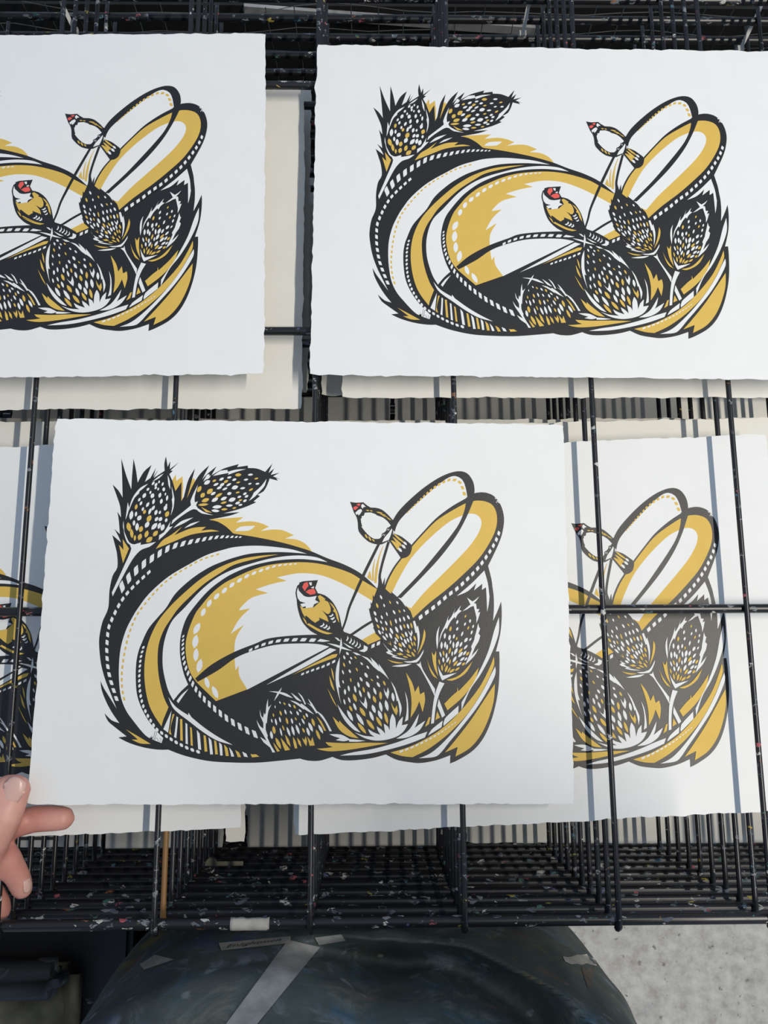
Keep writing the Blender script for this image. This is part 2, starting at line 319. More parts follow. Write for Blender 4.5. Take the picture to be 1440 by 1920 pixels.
    shp(W, "F 685,1147* 715,1095 815,1013* 805,1072*"); shp(W, "F 824,1062* 835,995 958,878* 956,946*")
    shp(G, "F 830,862* 900,790 945,752* 948,713* 957,750* 1060,640 1140,533* 1110,640 1040,750 960,835 858,920*")
    shp(G, "F 655,1070* 690,985* 707,980* 692,1045*"); shp(G, "F 750,1008* 765,928* 792,985*")
    shp(W, "F 578,505* 608,500* 615,478* 640,560 747,730* 742,792* 690,680 610,535"); shp(W, "F 785,663* 832,678* 790,760 755,880 737,1035* 710,1042* 725,900 745,780")
    shp(W, "F 780,818* 837,965* 810,987* 768,880*")
    shp(G, "F 485,580* 540,670 565,757* 598,698* 612,777* 648,755* 657,830 635,938* 605,840* 570,920 526,988* 535,850 520,720")
    # ---- the big teasel head in the middle
    shp(W, "K 465,1245* 590,1290 735,1305* 680,1270 648,1200* 720,1245 815,1280* 780,1220 765,1165* 830,1210 880,1265* 860,1130* 920,1170 940,1220* 945,1080 975,993* 1015,1060 1025,1200* 1060,1100 1120,1033* 1105,1150* 1187,1133* 1130,1230 1040,1300 900,1345 750,1357 600,1322")
    shp(W, "K 1028,1330* 1130,1270 1220,1190 1335,993* 1310,1110 1275,1187* 1340,1140 1420,1088* 1350,1210 1240,1290 1130,1325")
    shp(W, "K 125,1272* 230,1270 310,1285 400,1337* 500,1345 615,1361* 500,1373 393,1372* 392,1350* 320,1367 212,1350* 272,1325* 190,1300")
    shp(G, "K 170,1033* 230,1090 255,1120* 260,1085* 300,1130 400,1220 522,1327* 420,1310 320,1260 240,1180")
    shp(G, "K 72,1378* 300,1390 600,1385 915,1390* 700,1430 400,1480 150,1502 0,1482 -42,1467* 80,1458 172,1445* 110,1420")
    shp(W, "K 267,235* 225,350 210,500 225,650 287,872* 260,740 250,632* 277,645* 255,540 262,350"); shp(W, "K 233,868* 330,1000 420,1110 548,1247* 470,1220 370,1130 290,1010")
    shp(W, "K 555,213* 640,240 712,305* 680,233* 760,310 800,365* 790,318* 870,430 932,537* 880,480 798,415* 800,425 722,362* 640,270"); shp(W, "K 957,558* 1010,640 1060,780 1102,920 1075,1037* 1070,930 1050,815* 1037,830* 1010,700")
    shp(W, "K 440,163* 500,175 555,207* 490,202"); shp(W, "K 1145,693* 1180,800 1192,950 1187,1080 1143,1102* 1165,1000 1170,850")
    shp(G, "K 150,372* 178,440 192,552* 165,480"); shp(G, "K 124,478* 164,570 200,692* 150,620"); shp(G, "K 99,648* 165,770 234,912* 168,812")
    seeds(W, 'K', """370,183,52,32,45 328,235,58,26,70 420,245,44,22,50 402,300,54,24,70 562,320,50,24,50 645,368,58,24,55 310,435,64,22,70 402,422,54,28,65 622,475,80,38,60 555,530,70,30,60 778,500,50,28,60
      312,565,50,20,75 520,605,80,30,75 645,600,95,40,60 788,603,80,34,60 388,655,85,28,80 475,665,98,30,78 337,700,80,32,85 740,690,105,34,70 545,725,104,30,72 660,745,110,36,72 985,770,125,42,82 330,835,80,24,75
      395,810,85,26,70 470,900,110,34,68 725,930,120,48,70 820,900,145,44,78 900,885,155,48,78 695,1025,145,44,68 810,1010,135,48,68 405,1020,170,48,62 540,1070,195,50,58""")
    shp(W, "K 528,800* 590,860 608,763* 637,860 632,932* 580,880"); shp(W, "K 858,648* 895,717 915,638* 935,700 915,798* 880,740")
    seeds(G, 'K', """325,335,64,24,70 478,237,44,20,50 497,398,58,20,65 415,540,58,20,80 590,672,80,28,75 868,583,74,26,65 470,780,120,44,68 735,800,105,42,70 818,750,115,38,85 415,925,85,34,62 575,970,145,52,58 680,1140,175,50,52
      565,1190,190,48,52 795,1100,155,44,60 893,1055,165,44,75 700,540,48,18,45""")
    shp(G, "K 957,838* 1010,932 1035,880* 1050,960 1030,1018* 980,930")
    # ---- the small teasel head
    shp(W, "L 352,130* 500,135 620,165 715,232* 620,205 500,160"); shp(W, "L 547,73* 512,160 430,278* 480,160")
    shp(W, "L 683,148* 780,220 845,283* 770,255"); shp(W, "L 788,148* 850,200 910,322* 890,327* 850,240")
    shp(W, "L 938,238* 1000,310 1087,450* 1065,462* 990,355 920,300* 985,335*"); shp(W, "L 1055,415* 1150,480 1230,600 1297,726* 1262,729* 1200,600 1120,490")
    shp(W, "L 668,264* 760,288 830,330* 835,308* 920,370 1032,477* 940,430 872,388* 882,407* 780,332")
    shp(W, "L 340,243* 318,330 305,460 290,482* 280,448* 265,530 240,500 218,403* 225,500 270,600 268,690* 220,650 168,558* 200,660 270,780 320,875* 224,813* 280,900 370,970 405,1046* 449,1043* 380,930 330,820* 337,795* 305,700 310,600* 322,612* 345,430 392,328* 345,370")
    seeds(W, 'L', """520,298,44,20,65 447,362,44,16,85 665,340,64,28,55 602,440,80,28,72 685,448,64,26,60 785,458,74,30,65 823,420,64,26,45 922,488,70,30,62 397,572,64,20,75 460,590,110,30,78 520,555,85,28,75 700,575,90,30,75
      817,625,54,18,70 867,580,100,28,62 393,785,125,44,80 535,740,130,26,75 648,735,150,36,70 715,720,155,40,75 785,700,160,40,70 942,735,135,42,72 980,665,155,48,66 1130,695,150,42,62""")
    seeds(G, 'L', """587,315,48,24,50 738,360,64,30,62 422,487,58,22,80 530,458,80,30,70 625,573,104,34,75 757,543,54,22,65 883,518,74,26,65 430,710,125,50,80 570,680,90,22,68 873,715,80,30,65 1018,595,130,44,72 1092,780,165,44,68 495,910,190,52,65""")
    for t in ("420,895* 470,960 518,1025* 480,1036* 440,960", "530,823* 600,910 672,1006* 595,1019* 560,930", "595,778* 650,850 682,962* 630,910", "715,812* 760,890 779,985* 745,987* 720,900",
              "775,822* 825,880 841,967* 800,920", "850,828* 888,862* 905,803* 926,880 916,952* 880,900", "928,808* 985,882* 1006,813* 1042,942* 965,947*", "1066,503* 1140,580 1212,722* 1185,721* 1120,600", "78,1069* 217,1108* 100,1121*"):
        shp(G, "L " + t)
    # ---- teasel head under the loops
    shp(K, "I 455,-40* 440,170 405,270 388,385* 352,316* 350,500* 310,438* 332,594* 284,538* 310,670 370,862* 356,866* 400,962 394,968* 480,1050 520,1125* 900,1350* 1060,900* 1030,720 985,590* 903,493* 915,540* 850,440 760,350 658,263* 665,302* 560,237* 547,190* 556,28* 520,130 510,192* 490,100 485,-20*")
    seeds(W, 'I', """490,358,80,32,65 765,450,60,30,55 542,498,60,28,75 388,632,85,40,65 588,643,74,26,72 710,612,85,32,60 880,585,50,24,60 410,740,95,34,62 503,697,74,30,68 950,697,85,36,60 490,780,64,26,65 577,797,90,32,65
      740,762,90,32,75 810,740,80,32,75 878,725,90,32,70 520,892,80,30,65 515,955,48,20,60 465,950,95,34,60 665,927,120,42,65 755,905,120,42,65 825,872,105,36,72 945,850,95,36,72 585,1005,85,32,65 652,1010,110,38,65
      548,1045,110,34,50 915,985,100,36,68 830,1050,80,26,65 750,1075,100,32,55 945,1085,85,32,65 990,1060,95,30,70 900,1105,100,38,65 868,1160,115,34,55 735,1200,95,34,50 710,1245,84,40,35 825,1245,95,38,45""")
    shp(W, "I 673,1093* 715,1132 725,1078* 752,1140* 735,1157*"); shp(W, "I 943,923* 990,972 1005,908* 1022,960 1000,1027* 970,980")
    seeds(G, 'I', """642,445,64,24,65 425,500,90,36,70 802,597,60,24,55 655,795,110,26,75 440,850,85,32,58 575,895,70,24,65 882,848,80,28,70 1002,835,104,30,75 765,1020,105,38,60 860,1005,95,30,55 812,1165,90,42,50 1058,1050,95,34,70
      1012,1145,90,28,65 1055,1145,85,28,70 975,1195,90,34,62 960,1340,105,28,25 1030,1320,105,36,55 900,1365,95,24,15 1055,1260,75,22,60""")
    shp(G, "I 598,1123* 645,1147 640,1093* 667,1177*"); shp(G, "I 878,1238* 930,1272 930,1223* 977,1292* 950,1302*"); shp(G, "I 748,1306* 820,1300 788,1273* 872,1331* 800,1337")
    shp(W, "I 1028,765* 1060,753* 1095,868* 1110,833* 1142,1000 1127,1170 1100,1268* 1110,1100 1092,955* 1070,962*"); shp(G, "I 1217,893* 1240,960 1227,1080 1170,1220 1098,1332* 1150,1200 1190,1050")
    shp(W, "I 866,1440* 1000,1438 1080,1413 1150,1340 1207,1238* 1202,1290 1130,1422 1090,1457 930,1462")
    shp(W, "I 518,1120* 560,1190 620,1240 692,1283* 640,1280* 700,1328 772,1350* 700,1352* 800,1380 942,1411* 780,1397 662,1362* 700,1347 600,1312 573,1285* 612,1264*")
    shp(G, "I 595,1408* 700,1440 872,1465* 780,1477 680,1457"); shp(W, "I 666,1522* 800,1500 1004,1480* 920,1520 780,1532")
    # ---- right-hand teasel head
    shp(W, "J 680,185* 740,228 770,250* 820,220 885,165* 840,232 802,270* 802,322* 740,342 680,382 603,417* 680,350 738,302*")
    shp(W, "J 577,318* 548,392 590,408* 520,470 482,542* 470,512 400,592 335,722* 325,692 260,790 208,947* 236,800 308,650 370,488* 357,580 420,500 487,358* 452,462 502,418*")
    shp(W, "J 217,663* 197,780 192,950 175,1057* 158,900 173,760")
    shp(W, "J 785,300* 820,278* 835,300* 842,378* 887,378* 862,440 902,428* 862,560 835,617* 838,520* 815,420")
    shp(W, "J 866,618* 885,690* 902,703* 874,790* 902,828* 872,930 820,1010 755,1172* 872,1043* 800,1172 648,1323* 700,1200 760,1050 748,1012* 800,900* 813,832* 842,730")
    seeds(W, 'J', """515,598,75,34,110 730,580,65,34,100 645,632,65,30,115 782,672,65,28,110 515,713,65,36,115 758,772,75,32,110 597,797,90,32,110 305,830,100,38,95 385,860,100,44,100 458,840,80,36,105 662,900,95,48,125 735,890,65,28,125
      400,935,75,26,105 250,990,125,40,92 310,980,110,40,95 450,985,115,36,90 515,975,125,52,110 577,975,100,38,115 657,1020,100,36,130 343,1020,100,34,95 232,1145,100,28,75 430,1130,85,28,95 490,1090,130,48,115
      570,1145,120,48,130 640,1120,95,36,125 333,1165,100,34,95 280,1235,90,36,85 355,1235,105,36,115 470,1225,120,46,120 600,1222,100,40,140 660,1220,75,32,130 545,1305,105,40,145""")
    seeds(G, 'J', """400,712,90,38,105 700,697,65,28,115 505,877,60,28,105 653,500,55,26,110 285,1125,95,28,80 390,1080,115,32,105 570,1080,110,42,130 690,1130,85,38,130 212,1270,100,26,80 390,1270,95,28,100 485,1295,115,42,130
      620,1305,75,40,140 258,1370,115,32,85 303,1320,80,22,100 330,1385,130,44,110 375,1405,115,28,120 425,1420,115,42,145 515,1390,100,36,145""")
    shp(W, "J 185,1322* 215,1400 275,1502* 400,1475 507,1453* 420,1500 260,1583* 215,1480"); shp(G, "J 330,1570* 480,1530 600,1450 772,1257* 680,1430 560,1530 420,1587")
    shp(G, "J 83,1103* 120,1162* 160,1083* 160,1300 192,1513* 130,1380 100,1250"); shp(G, "J 0,1215* 40,1330 100,1440 182,1557* 110,1510 50,1400")
    # ---- the lower finch
    shp(K, "G 410,300* 470,295 577,287* 546,375* 577,435* 650,455 740,530 810,660 850,830 870,868* 1000,920 1130,1000* 1147,1040 1120,1090 1040,1102* 900,1040 780,1000 700,960 600,912* 500,862 400,752 350,605 338,500 325,430 345,350 370,330* 365,316*")
    shp(W, "G 352,368* 340,420 350,490 375,525 440,542* 378,556* 400,592* 440,580* 440,602* 520,592* 532,560 587,535* 545,510 562,464* 480,478 420,465 380,425 362,405*")
    shp(R, "G 400,365* 420,320 460,308* 472,350* 440,392 430,412*"); shp(R, "G 438,420* 470,395 532,383* 553,422* 545,442* 490,453*")
    shp(W, "G 474,314* 507,311* 507,346* 490,346*"); shp(W, "G 499,370* 532,357* 532,376* 510,379*")
    shp(G, "G 375,572* 410,602* 450,602* 530,592* 600,530* 575,470* 600,455 662,500* 650,512* 690,530 720,600 720,640* 700,667 680,667* 623,628* 680,700 697,757* 650,735 590,708* 595,735 545,767* 500,735 450,690 428,690* 440,722* 400,650")
    shp(G, "G 703,533* 740,560 780,620 803,680 817,768* 790,720 770,650 748,640* 757,612*"); shp(G, "G 403,702* 440,740 460,792* 470,770* 540,810 640,860 743,885* 690,897 600,872 510,822 440,772")
    for t in ("595,807* 630,790 640,763* 652,790 620,817", "630,822* 660,810 675,783* 687,810 655,833", "670,838* 695,825 705,798* 714,830 690,848", "698,692* 730,680 742,663* 752,680 725,703", "713,722* 745,710 762,698* 764,716 740,738", "738,757* 760,750 774,733* 777,756 755,768",
              "892,967* 905,945 910,912* 922,940 905,972", "922,992* 945,965 950,932* 960,965 940,1002", "952,1008* 980,985 985,952* 994,985 970,1018", "987,1032* 1012,1005 1018,972* 1027,1005 1005,1038", "1018,1048* 1045,1030 1050,992* 1060,1030 1035,1053",
              "1038,1082* 1090,1062 1093,1018* 1137,1040 1132,1075 1100,1097", "858,988* 900,1010 984,1057* 930,1047", "765,930* 800,938 832,973* 805,968"):
        shp(W, "G " + t)
    shp(W, "K 98,43* 200,58 290,85 432,147* 290,117"); shp(W, "K 284,-28* 299,70 264,197* 268,80")
    # ---- the upper finch
    shp(K, "H 150,188* 240,205 372,198* 420,240 490,285 580,290 680,320 780,400 872,502* 890,560* 800,845* 680,908 600,907 480,872 370,782 298,692* 285,640 280,540 260,450 215,370*")
    shp(W, "H 395,375* 500,370 580,400 600,420* 700,455 780,520 835,590* 820,635 740,690 690,740* 680,790 630,815 560,815 480,770 400,690 340,610* 352,600* 335,540 328,478* 345,460* 345,430* 380,425*")
    leaf(K, *to_px('H', 790, 655), 9.5, 7, 120); leaf(K, *to_px('H', 715, 748), 10.5, 8, 120); stroke(K, "H 640,850 715,748 790,655 840,600", 3.6, 3.2, 3.2)
    seeds(W, 'H', "780,655,36,10,110 800,662,36,10,110 705,745,42,10,120 730,750,42,10,120")
    shp(W, "H 235,375* 280,330 330,308* 352,340* 320,392 290,422* 280,390* 258,412*"); shp(W, "H 338,243* 360,223* 412,272* 370,282* 363,307* 335,275*")
    shp(R, "H 198,288* 240,262 287,280* 240,327* 213,322*"); shp(R, "H 253,234* 300,218 327,230* 300,262* 275,252*")
    seeds(G, 'H', "445,335,55,22,10 505,342,50,20,15 645,372,115,24,12 700,405,105,18,12 735,432,95,16,15 800,475,105,16,35 420,770,85,30,60 480,810,90,30,60 540,838,65,24,50")
    shp(W, "H 850,638* 864,680 800,832* 688,874* 730,790 800,710")
    shp(K, "H 890,725* 1020,780 1175,905* 1192,960 1160,1070 1090,1130 1010,1148* 990,1110* 820,862* 835,800*")
    shp(G, "H 882,738* 910,740 1040,850 1052,884* 960,824"); shp(G, "H 862,780* 900,800 1012,900 1010,944* 940,894"); shp(G, "H 832,840* 870,845 985,935 950,1005*")
    seeds(W, 'H', "1075,890,85,38,45 1050,945,95,44,45 990,1000,95,46,50")
    shp(K, "H 870,490* 905,560 880,650 870,740* 830,870* 800,850* 850,700 862,640 835,590*")
    # ---- lower left
    for ink, t in ((W,"680,925* 650,1122* 606,1090*"),(G,"690,955* 707,955* 670,1080 682,1142* 657,1130*"),(W,"725,975* 740,985* 723,1172* 703,1160* 715,1080"),(G,"757,998* 777,1000* 782,1197* 759,1190*"),(W,"806,1033* 822,1045* 827,1227* 807,1220*"),
                   (G,"847,1068* 862,1080 872,1242* 853,1235*"),(W,"908,1098* 932,1130 947,1277* 920,1270*"),(G,"968,1143* 987,1150 1003,1292* 978,1292*"),(W,"1013,1163* 1037,1190 1053,1317* 1028,1317*"),(G,"1063,1188* 1082,1200 1097,1317* 1073,1317*"),
                   (W,"1108,1208* 1132,1230 1140,1327* 1118,1327*"),(G,"1153,1228* 1182,1260 1195,1332* 1168,1332*"),(W,"1198,1253* 1227,1290 1243,1337* 1218,1337*"),(G,"1253,1278* 1287,1300 1306,1342* 1276,1342*"),(W,"1316,1293* 1352,1310 1367,1342* 1333,1337*"),(G,"1393,1318* 1440,1316 1468,1336* 1408,1344*")):
        shp(ink, "D " + t)
    shp(W, "D 652,803* 720,890 830,965* 833,942* 862,985* 980,1080 1100,1160 1233,1233* 1090,1192 960,1113 830,1013 750,953 690,893"); shp(W, "D 834,726* 780,800 742,857* 726,836* 770,780")
    rope(W, "D 787,238 782,325 785,430 800,510 830,590 880,700 955,800 1060,900 1195,1005 1345,1095 1465,1150", 22, 3.6, 11.0, .62, .75)
    shp(G, "D 270,1092* 380,1155 493,1223* 400,1219 322,1184* 378,1184*")
    for t in ("484,1172 500,1150 513,1160 498,1176 486,1168 505,1190 525,1182", "533,1105 523,1150 522,1186", "549,1112 535,1160 528,1190 545,1168 556,1180 560,1200", "570,1172 590,1178 572,1203 592,1200"):
        stroke(K, "D " + t, .7, .7)
draw_art()

# ------------------------------------------------------------------ the setting
def make_floor():
    m, N, L, P = new_mat('concrete')
    tc = n_(N, 'ShaderNodeTexCoord')
    n1 = n_(N, 'ShaderNodeTexNoise'); n1.inputs['Scale'].default_value = 42; n1.inputs['Detail'].default_value = 9; n1.inputs['Roughness'].default_value = .68; L.new(tc.outputs['Object'], n1.inputs['Vector'])
    r1 = ramp(N, [(.32, (.40, .375, .33, 1)), (.5, (.56, .535, .485, 1)), (.68, (.68, .66, .61, 1))]); L.new(n1.outputs['Fac'], r1.inputs[0])
    v = n_(N, 'ShaderNodeTexNoise'); v.inputs['Scale'].default_value = 75; v.inputs['Detail'].default_value = 5; L.new(tc.outputs['Object'], v.inputs['Vector'])
    r2 = ramp(N, [(.63, (0,0,0,1)), (.72, (.9,.9,.9,1))]); L.new(v.outputs['Fac'], r2.inputs[0])
    mx = n_(N, 'ShaderNodeMixRGB'); L.new(r2.outputs[0], mx.inputs[0]); L.new(r1.outputs[0], mx.inputs[1]); mx.inputs[2].default_value = (.20, .18, .16, 1)
    # an old blue-grey paint scuff with a shape of its own
    s = n_(N, 'ShaderNodeTexNoise'); s.inputs['Scale'].default_value = 3.2; s.inputs['Detail'].default_value = 6; s.inputs['Roughness'].default_value = .6; L.new(tc.outputs['Object'], s.inputs['Vector'])
    r3 = ramp(N, [(.60, (0,0,0,1)), (.70, (.5,.5,.5,1))]); L.new(s.outputs['Fac'], r3.inputs[0])
    m2 = n_(N, 'ShaderNodeMixRGB'); L.new(r3.outputs[0], m2.inputs[0]); L.new(mx.outputs[0], m2.inputs[1]); m2.inputs[2].default_value = (.30, .31, .36, 1)
    L.new(m2.outputs[0], P.inputs['Base Color']); P.inputs['Roughness'].default_value = .9
    b = n_(N, 'ShaderNodeBump'); b.inputs['Strength'].default_value = .35; b.inputs['Distance'].default_value = .003; L.new(n1.outputs['Fac'], b.inputs['Height']); L.new(b.outputs[0], P.inputs['Normal'])
    bm = bmesh.new(); box(bm, -4, 4, -4, 5, FLOOR_Z-.05, FLOOR_Z)
    tag(bm_obj('ground', bm, m), 'pale speckled concrete ground under the drying rack', 'ground', kind='structure')
make_floor()

# ------------------------------------------------------------------ the drying rack
N_TIER = 17; K0, K1 = -3, 8
rack = empty('drying_rack', (0, 0, FLOOR_Z))
tag(rack, 'black wire drying rack with many stacked shelves, flecked with paint', 'drying rack')
xl, xr = X_WIRE0 + (K0-.35)*PITCH, X_WIRE0 + (K1+.35)*PITCH
def wire_mesh():
    bm = bmesh.new(); z = 0.0
    pts = [(0, BACK_Y+.016, z), (0, BACK_Y, z)] + [(0, y, z) for y in (.55, .4, .25, .1, -.05, -.12)] + \
          [(0, FRONT_Y+.012, z), (0, FRONT_Y, z-.0002), (0, FRONT_Y-.0035, z-.0018), (0, FRONT_Y-.0050, z-.0042), (0, FRONT_Y-.0048, z-.0062)]
    tube(bm, pts, [WIRE_R]*9 + [WIRE_R*1.05, WIRE_R*1.3, WIRE_R*1.35, WIRE_R*.7], 8)
    me = bpy.data.meshes.new('wire'); bm.to_mesh(me); bm.free(); me.materials.append(M_WIRE); me.polygons.foreach_set('use_smooth', [True]*len(me.polygons)); return me
def rod_mesh(name, r=ROD_R):
    bm = bmesh.new(); n = 10
    tube(bm, [(xl + (xr-xl)*i/n, 0, 0) for i in range(n+1)], r, 12)
    me = bpy.data.meshes.new(name); bm.to_mesh(me); bm.free(); me.materials.append(M_ROD); me.polygons.foreach_set('use_smooth', [True]*len(me.polygons)); return me
def frame_mesh():
    """the shelf's outer rod: one closed loop with rounded corners"""
    bm = bmesh.new(); pts = []; r = .012; seg = 12
    for cx, cy, a0 in ((xr-r, BACK_Y-r, 0), (xl+r, BACK_Y-r, 90), (xl+r, FRONT_Y+r, 180), (xr-r, FRONT_Y+r, 270)):
        for j in range(5):
            an = math.radians(a0 + j*22.5); pts.append(Vector((cx + r*math.cos(an), cy + r*math.sin(an), ROD_DZ)))
    full = []
    for p, q in zip(pts, pts[1:]+pts[:1]):
        m = max(1, int((q-p).length/.1)); full += [p.lerp(q, i/m) for i in range(m)]
    n = len(full); rings = []
    for i, p in enumerate(full):
        t = (full[(i+1) % n] - full[i-1]).normalized(); a = t.cross(Vector((0, 0, 1)))
        rings.append([bm.verts.new(p + (a*math.cos(2*math.pi*k/seg) + Vector((0, 0, 1))*math.sin(2*math.pi*k/seg))*.0040) for k in range(seg)])
    for i in range(n):
        r0, r1 = rings[i], rings[(i+1) % n]
        for k in range(seg): bm.faces.new((r0[k], r0[(k+1) % seg], r1[(k+1) % seg], r1[k]))
    bmesh.ops.recalc_face_normals(bm, faces=bm.faces[:])
    me = bpy.data.meshes.new('shelf'); bm.to_mesh(me); bm.free(); me.materials.append(M_ROD); me.polygons.foreach_set('use_smooth', [True]*len(me.polygons)); return me
WIRE_ME, ROD_ME, FRAME_ME = wire_mesh(), rod_mesh('cross_rod'), frame_mesh()
for t in range(N_TIER):
    z = -t*TIER
    sh = link('shelf', FRAME_ME, rack); sh.location = (0, 0, z - FLOOR_Z)
    for y in CROSS_Y:
        c = link('cross_rod', ROD_ME, sh); c.location = (0, y, ROD_DZ)
    for k in range(K0, K1+1):
        w = link('wire', WIRE_ME, sh); w.location = (X_WIRE0 + k*PITCH, 0, 0)
        if t == 1 and k == 1:
            w.data = WIRE_ME.copy(); w.data.materials[0] = M_RUST; w['label'] = 'wire stained orange brown with old ink'
for sx in (xl - .012, xr + .012):
    for y in (FRONT_Y+.03, BACK_Y+.0):
        bm = bmesh.new(); box(bm, -.0125, .0125, -.0125, .0125, 0, -FLOOR_Z - .004)
        p = bm_obj('post', bm, M_POST, rack); p.location = (sx, y, 0)
    bm = bmesh.new(); box(bm, -.016, .016, FRONT_Y-.02, BACK_Y+.03, 0, .03); p = bm_obj('foot_rail', bm, M_POST, rack); p.location = (sx, 0, 0)

# ------------------------------------------------------------------ paper and prints
def deckle(hw0, hw1, hh0, hh1, seed, amp=.00034, corner=.003):
    """outline of a hand-torn sheet, anticlockwise, from the middle: left, right, bottom, top extents"""
    rnd = random.Random(seed); pts = []
    def side(ax, ay, bx, by):
        d = math.hypot(bx-ax, by-ay); n = int(d/.0036); nx, ny = (by-ay)/d, -(bx-ax)/d; o = 0
        for i in range(n):
            o = .45*o + rnd.gauss(0, amp); f = i/n
            e = min(f, 1-f)*n; k = 1 if e > 2 else e/2
            s = noise.noise(Vector((f*7, seed*3.1, ax*9)))*amp*1.2
            c = -corner*.35*(1-min(1, e/2.2))**2
            pts.append((ax+(bx-ax)*f + nx*(o*k+s*k+c), ay+(by-ay)*f + ny*(o*k+s*k+c)))
    side(-hw0, -hh0, hw1, -hh0); side(hw1, -hh0, hw1, hh1); side(hw1, hh1, -hw0, hh1); side(-hw0, hh1, -hw0, -hh0)
    return pts
def paper_part(pts, parent, mat=None, th=.0005):
    bm = bmesh.new(); t = [bm.verts.new((x, y, 0)) for x, y in pts]; b = [bm.verts.new((x*.9995, y*.9995, -th)) for x, y in pts]; n = len(pts)
    bm.faces.new(t); bm.faces.new(b[::-1])
    for i in range(n): bm.faces.new((t[i], b[i], b[(i+1) % n], t[(i+1) % n]))
    return bm_obj('paper', bm, mat or M_PAPER, parent)
# plane of the held print: it rises towards the thumb
HELD_S = 0.036; HELD_TH = math.atan(HELD_S); HELD_ROT = Matrix.Rotation(-0.0098, 3, 'Z') @ Matrix.Rotation(HELD_TH, 3, 'Y')
HELD_N = HELD_ROT @ Vector((0, 0, 1)); HELD_P = Vector((.145, .04, .0042))
def on_held(x, y):
    d = ray(x, y); o = Vector((0, 0, CAM_Z)); return o + d*((HELD_P-o).dot(HELD_N)/d.dot(HELD_N))
HC = [on_held(*p) for p in ((51, 1509), (1077, 1507), (1056, 796), (105, 785))]
HELD_C = sum(HC, Vector())/4
HELD_INV = HELD_ROT.transposed()
def held_local(x, y):
    q = HELD_INV @ (on_held(x, y) - HELD_C); return q.x, q.y
def build_ink_meshes():
    shapes = []; layer = []
    for ink, pts in ART:
        q = [held_local(*p) for p in pts]
        bb = (min(p[0] for p in q), max(p[0] for p in q), min(p[1] for p in q), max(p[1] for p in q))
        l = 0
        for b2, l2 in layer:
            if l2 >= l and bb[0] < b2[1] and bb[1] > b2[0] and bb[2] < b2[3] and bb[3] > b2[2]: l = l2 + 1
        layer.append((bb, l)); shapes.append((ink, q, l))
    out = {}
    for ink, mat, name in (('black', M_BLACK, 'black_ink'), ('gold', M_GOLD, 'gold_ink'), ('red', M_RED, 'red_ink'), ('white', M_PAPER, 'paper_highlight')):
        vs, fs = [], []
        for k, q, l in shapes:
            if k != ink: continue
            clean = [q[0]]
            for p in q[1:]:
                if math.hypot(p[0]-clean[-1][0], p[1]-clean[-1][1]) > 2e-5: clean.append(p)
            if len(clean) < 3: continue
            area = sum(a[0]*b[1]-b[0]*a[1] for a, b in zip(clean, clean[1:]+clean[:1]))
            if area < 0: clean.reverse()
            i0 = len(vs); z = 3e-5 + l*1.4e-5
            vs += [(p[0], p[1], z) for p in clean]; fs.append(tuple(range(i0, i0+len(clean))))
        me = bpy.data.meshes.new(name); me.from_pydata(vs, [], fs); me.update(); me.materials.append(mat); out[name] = me
    return out
INK = build_ink_meshes()
def art_print(label, loc, rot, pts, group=None):
    r = empty('art_print', loc); r.rotation_euler = rot
    tag(r, label, 'art print', group)
    paper_part(pts, r)
    for n in ('black_ink', 'gold_ink', 'red_ink', 'paper_highlight'): link(n, INK[n], r)['kind'] = 'stuff'
    return r
def held_outline():
    c = [held_local(*p) for p in ((51, 1509), (1077, 1507), (1056, 796), (105, 785))]
    base = deckle(1, 1, 1, 1, 3, 0, 0)
    # torn edge along the four measured corners
    rnd = random.Random(7); pts = []
    for (a, b) in zip(c, c[1:]+c[:1]):
        d = math.hypot(b[0]-a[0], b[1]-a[1]); n = int(d/.0034); nx, ny = (b[1]-a[1])/d, -(b[0]-a[0])/d; o = 0
        for i in range(n):
            o = .4*o + rnd.gauss(0, .00028); f = i/n; e = min(f, 1-f)*n; k = min(1, e/2)
            cc = -.0012*(1-min(1, e/2.2))**2
            pts.append((a[0]+(b[0]-a[0])*f + nx*(o*k+cc), a[1]+(b[1]-a[1])*f + ny*(o*k+cc)))
    return pts
art_print('goldfinch and teasel print in black and gold held between thumb and finger', HELD_C, HELD_ROT.to_euler(), held_outline())
zt = lambda t: -t*TIER + WIRE_R + .0009
art_print('goldfinch print with its left edge beside the gap, on top shelf behind the held print', (.1480, .3606, .0058), (0, 0, -.0094), deckle(.1925, .1915, .1425, .1440, 11))
art_print('bluish-lit goldfinch print on top shelf with a lone cream sheet showing beside it', (-.2726, .3634, .0075), (0, 0, .0155), deckle(.1915, .1895, .1460, .1490, 12))
art_print('goldfinch print one shelf down under two bare wires, striped by their shadows', (.1314, .0315, zt(1)), (0, 0, .0411), deckle(.1925, .1905, .1440, .1415, 13))
art_print('goldfinch print one shelf down whose right half is hidden beneath the held print', (-.2769, .0306, zt(1)), (0, 0, .0335), deckle(.1915, .178, .1510, .1407, 14))
def sheet(label, t, c, hw, hh, rot=0, mat=None, seed=0, group=None):
    r = empty('paper_sheet', (c[0], c[1], zt(t))); r.rotation_euler = (0, 0, rot); tag(r, label, 'paper', group)
    paper_part(deckle(hw, hw, hh, hh, 40+seed), r, mat or M_CREAM)
    return r
sheet('cream sheet one shelf beneath the bluish-lit print, its right margin in view', 1, (-.2445, .3456), .190, .1442, .004, None, 1)
sheet('cream sheet one shelf beneath the print beside the gap, only its lower margin showing', 1, (.1690, .3540), .191, .1430, .0, None, 2)
sheet('shaded sheet two shelves down, its lower left corner peeping out beside the rack wires', 2, (.1515, .3655), .1915, .1440, 0, None, 3)
sheet('cream sheet two shelves down whose far edge shows beneath the gap between prints', 2, (-.2415, .3690), .190, .1450, .0, None, 4)
